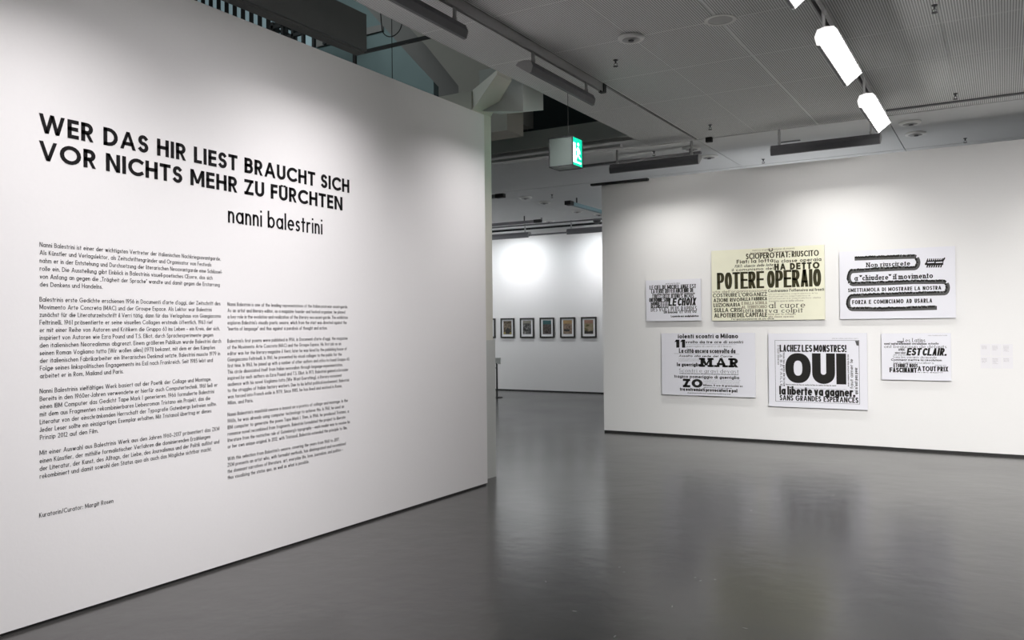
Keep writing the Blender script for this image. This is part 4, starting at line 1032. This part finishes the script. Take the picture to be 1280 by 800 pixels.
# 6 panel EST CLAIR
p = Poster('small white panel reading EST CLAIR, lower right of the six', -1.355, -0.575, 0.885, 1.47, M_PANELWHITE)
p.tiny(.68, .95, .035, .065, 1, 'grey')
p.line('Les Latins', .32, .64, .105, .19, 'mid', weight=.12, contrast=.45, serif=1, gap=.14)
p.line('nous', .235, .32, .15, .20, weight=.2)
p.line('sont naturellement révolution', .04, .66, .195, .245, weight=.2, gap=.08); p.line('actuelle', .68, .83, .195, .24, weight=.17)
p.line('ont beaucoup de défauts', .04, .94, .25, .315, 'mid', weight=.12, contrast=.5, serif=1, gap=.14)
p.line('AVEC', .25, .345, .325, .375, weight=.22, gap=.06)
p.line('EST CLAIR.', .375, .945, .315, .475, weight=.22, contrast=.7, slant=.2, gap=.1, space=.26)
p.line('mieux valent', .20, .355, .39, .44, 'mid', weight=.17); p.line('les autres', .18, .36, .45, .475, 'mid', weight=.17)
p.line('Tous les savants du monde', .165, .80, .485, .535, 'mid', weight=.12, contrast=.45, serif=1)
p.line('Comment mettre la révolution', .14, .87, .545, .59, weight=.2, gap=.07)
p.line('les anomalies', .18, .76, .60, .65, 'mid', weight=.13, contrast=.45, serif=1, gap=.16)
p.line('ETONNEZ NOUS', .175, .53, .65, .73, weight=.17, gap=.07); p.tiny(.77, .94, .665, .69, 1, 'mid', wt=.2)
p.line('FASCINANT', .115, .515, .735, .84, weight=.2, contrast=.8, gap=.06)
p.line('A TOUT PRIX', .525, .96, .70, .805, weight=.18, contrast=.8, gap=.07, space=.16)
p.line('avec esprit', .52, .88, .815, .84, 'mid', weight=.2)
p.done()

# ------------------------------------------------------------------ caption cards at the right
rowsn = ('upper', 'lower'); coln = ('left', 'middle', 'right')
def card(i, j):
    x0 = -0.262 + 0.1135 * i; z1 = 1.335 - 0.150 * j
    t = thing('caption_card', (x0 + 0.052, WALL_R_Y, z1 - 0.14), 'small pale caption card, %s card of the %s row, right of the panels' % (coln[i], rowsn[j]), 'label card', 'caption cards right of the panels')
    MB().box(-0.0535, 0.0535, -0.003, 0, 0, 0.143).build('card', M_CARD, t)
    pl_ = Plane((-0.0535, -0.003, 0), (1, 0, 0), (0, 0, 1), (0, -1, 0)); buf = ([], [])
    for k, s in enumerate(('Nanni Balestrini', 'tecnica mista', 'collage su tela', 'collezione', 'stampa')[:3 + (i + j) % 3]):
        w_ = 0.055 if k != 3 else 0.04
        for ch, qd in fit_text(s, w_, 0.0085, weight=.16): add_quads(buf, pl_, 0.012, 0.112 - 0.0145 * k, qd, 0.0006)
    mesh_obj('caption_text', buf[0], buf[1], M_PALEINK, t)
for j in range(2):
    for i in range(3): card(i, j)

# ------------------------------------------------------------------ small framed pictures on the far wall
def art_mat(k, stops, sc, top=None):
    M = mat('picture_print_' + 'abcdefg'[k], (0.3, 0.3, 0.3), 0.7, 0.2); n, l, b = nodes(M)
    tc = n.new('ShaderNodeTexCoord'); mp_ = n.new('ShaderNodeMapping'); mp_.inputs['Location'].default_value = (k * 3.1, 0, k * 1.7)
    no = n.new('ShaderNodeTexNoise'); no.inputs['Scale'].default_value = sc; no.inputs['Detail'].default_value = 5; no.inputs['Distortion'].default_value = 1.2
    cr = n.new('ShaderNodeValToRGB'); e_ = cr.color_ramp.elements
    e_[0].position = .33; e_[0].color = (*stops[0], 1); e_[1].position = .66; e_[1].color = (*stops[-1], 1)
    for q, c in enumerate(stops[1:-1]): x = e_.new(.33 + .33 * (q + 1) / (len(stops) - 1)); x.color = (*c, 1)
    l.new(tc.outputs['Object'], mp_.inputs[0]); l.new(mp_.outputs[0], no.inputs['Vector']); l.new(no.outputs['Fac'], cr.inputs[0]); l.new(cr.outputs[0], b.inputs['Base Color'])
    return M
arts = [([(.12, .09, .08), (.3, .2, .17)], 14, (.35, .2, .15), 'reddish brown'),
        ([(.05, .04, .03), (.22, .18, .13), (.45, .38, .3)], 22, (.45, .38, .10), 'dark sepia with yellow foot'),
        ([(.05, .05, .05), (.15, .15, .15), (.4, .4, .38)], 14, (.35, .33, .27), 'grey'),
        ([(.06, .05, .045), (.14, .12, .11), (.22, .19, .18)], 12, (.05, .16, .17), 'dark grey with teal top'),
        ([(.08, .05, .04), (.35, .26, .2), (.45, .36, .27)], 9, (.55, .36, .16), 'tan and orange'),
        ([(.12, .11, .05), (.38, .34, .2), (.5, .4, .3)], 9, (.45, .25, .18), 'olive and rust')]
for k, (stops, sc, band, nm_) in enumerate(arts):
    xc = -11.335 + 0.5635 * k
    pos = ('partly hidden by the column', 'second from the column', 'third from the column', 'fourth from the column', 'fifth, second from the poster wall', 'cut by the poster wall edge')[k]
    t = thing('framed_picture', (xc, 17.96, 1.32), 'small black-framed print on far wall, %s, %s' % (nm_, pos), 'picture', 'row of framed prints on the far wall')
    w, H_, b_ = 0.20, 0.495, 0.034
    stops = [tuple(c * 0.6 for c in q) for q in stops]; band = tuple(c * 0.6 for c in band)
    MB().box(-w, w, -0.03, 0, 0, b_).box(-w, w, -0.03, 0, H_ - b_, H_).box(-w, -w + b_, -0.03, 0, b_, H_ - b_).box(w - b_, w, -0.03, 0, b_, H_ - b_).build('frame', M_FRAME, t)
    MB().box(-w + b_, w - b_, -0.016, -0.004, b_, H_ - b_).build('passepartout', M_MAT, t)
    pr = MB().box(-0.118, 0.118, -0.019, -0.0165, 0.092, 0.425).build('print', art_mat(k, stops, sc), t)
    y0_, y1_ = ((.35, .425), (.095, .14), (.36, .42), (.33, .425), (.34, .42), (.34, .42))[k]
    Mb = noisy(mat('print_band', band, .7), 20, .4)
    MB().box(-0.118, 0.118, -0.0200, -0.0189, y0_, y1_).build('print_band', Mb, t)
    if k == 4: MB().prism([(-.10, .16), (.05, .155), (.06, .21), (-.02, .20), (-.09, .22)], -0.0202, -0.0189).build('dark_shape', M_FRAME, t)
    if k == 5: MB().prism([(-.11, .10), (.11, .10), (.11, .17), (-.02, .15), (-.11, .18)], -0.0202, -0.0189).build('dark_shape', M_FRAME, t)
    if k == 1: MB().prism([(-.05, .10), (.06, .10), (.08, .2), (0, .26), (-.06, .18)], -0.0202, -0.0189).build('dark_shape', M_FRAME, t)

# info stand in the far room, seen past the column
st = thing('info_stand', (-9.91, 16.02, 0), 'thin black stand with a small grey plate beside the column, in front of far wall', 'stand')
MB().tube([(0, 0, 0), (0, 0, 0.78)], 0.020, 8).build('pole', M_BLACK, st)
MB().box(-0.10, 0.10, -0.012, 0.012, 0.76, 0.90).build('plate', M_SHEATH, st)
MB().tube([(-0.13, 0, 0.67), (0, 0, 0.67)], 0.008, 6).build('side_arm', M_BLACK, st)
MB().lathe([(0.13, 0), (0.13, 0.012), (0.02, 0.02)], 24).build('foot', M_BLACK, st)

# tiny light flecks and scratches on the floor
fk = MB()
for x, y in ((-2.22, 5.11), (-2.15, 5.02), (-1.71, 5.13), (-1.66, 5.08), (-1.59, 5.15), (-1.65, 4.54), (-1.4, 8.2), (-1.75, 3.96), (-2.5, 4.6), (-2.9, 5.4), (-2.1, 4.2), (-1.2, 4.4), (-1.9, 7.2)):
    a = random.uniform(0, 3.1); s = random.uniform(.006, .016); dx, dy = math.cos(a) * s, math.sin(a) * s; wx, wy = -math.sin(a) * .003, math.cos(a) * .003
    fk.prism([(x - dx - wx, y - dy - wy), (x + dx - wx, y + dy - wy), (x + dx + wx, y + dy + wy), (x - dx + wx, y - dy + wy)], 0.0, 0.0008, 'z')
tag(fk.build('paint_flecks', M_LIGHTMETAL), 'few tiny pale flecks scattered on the floor', 'flecks', kind='stuff')
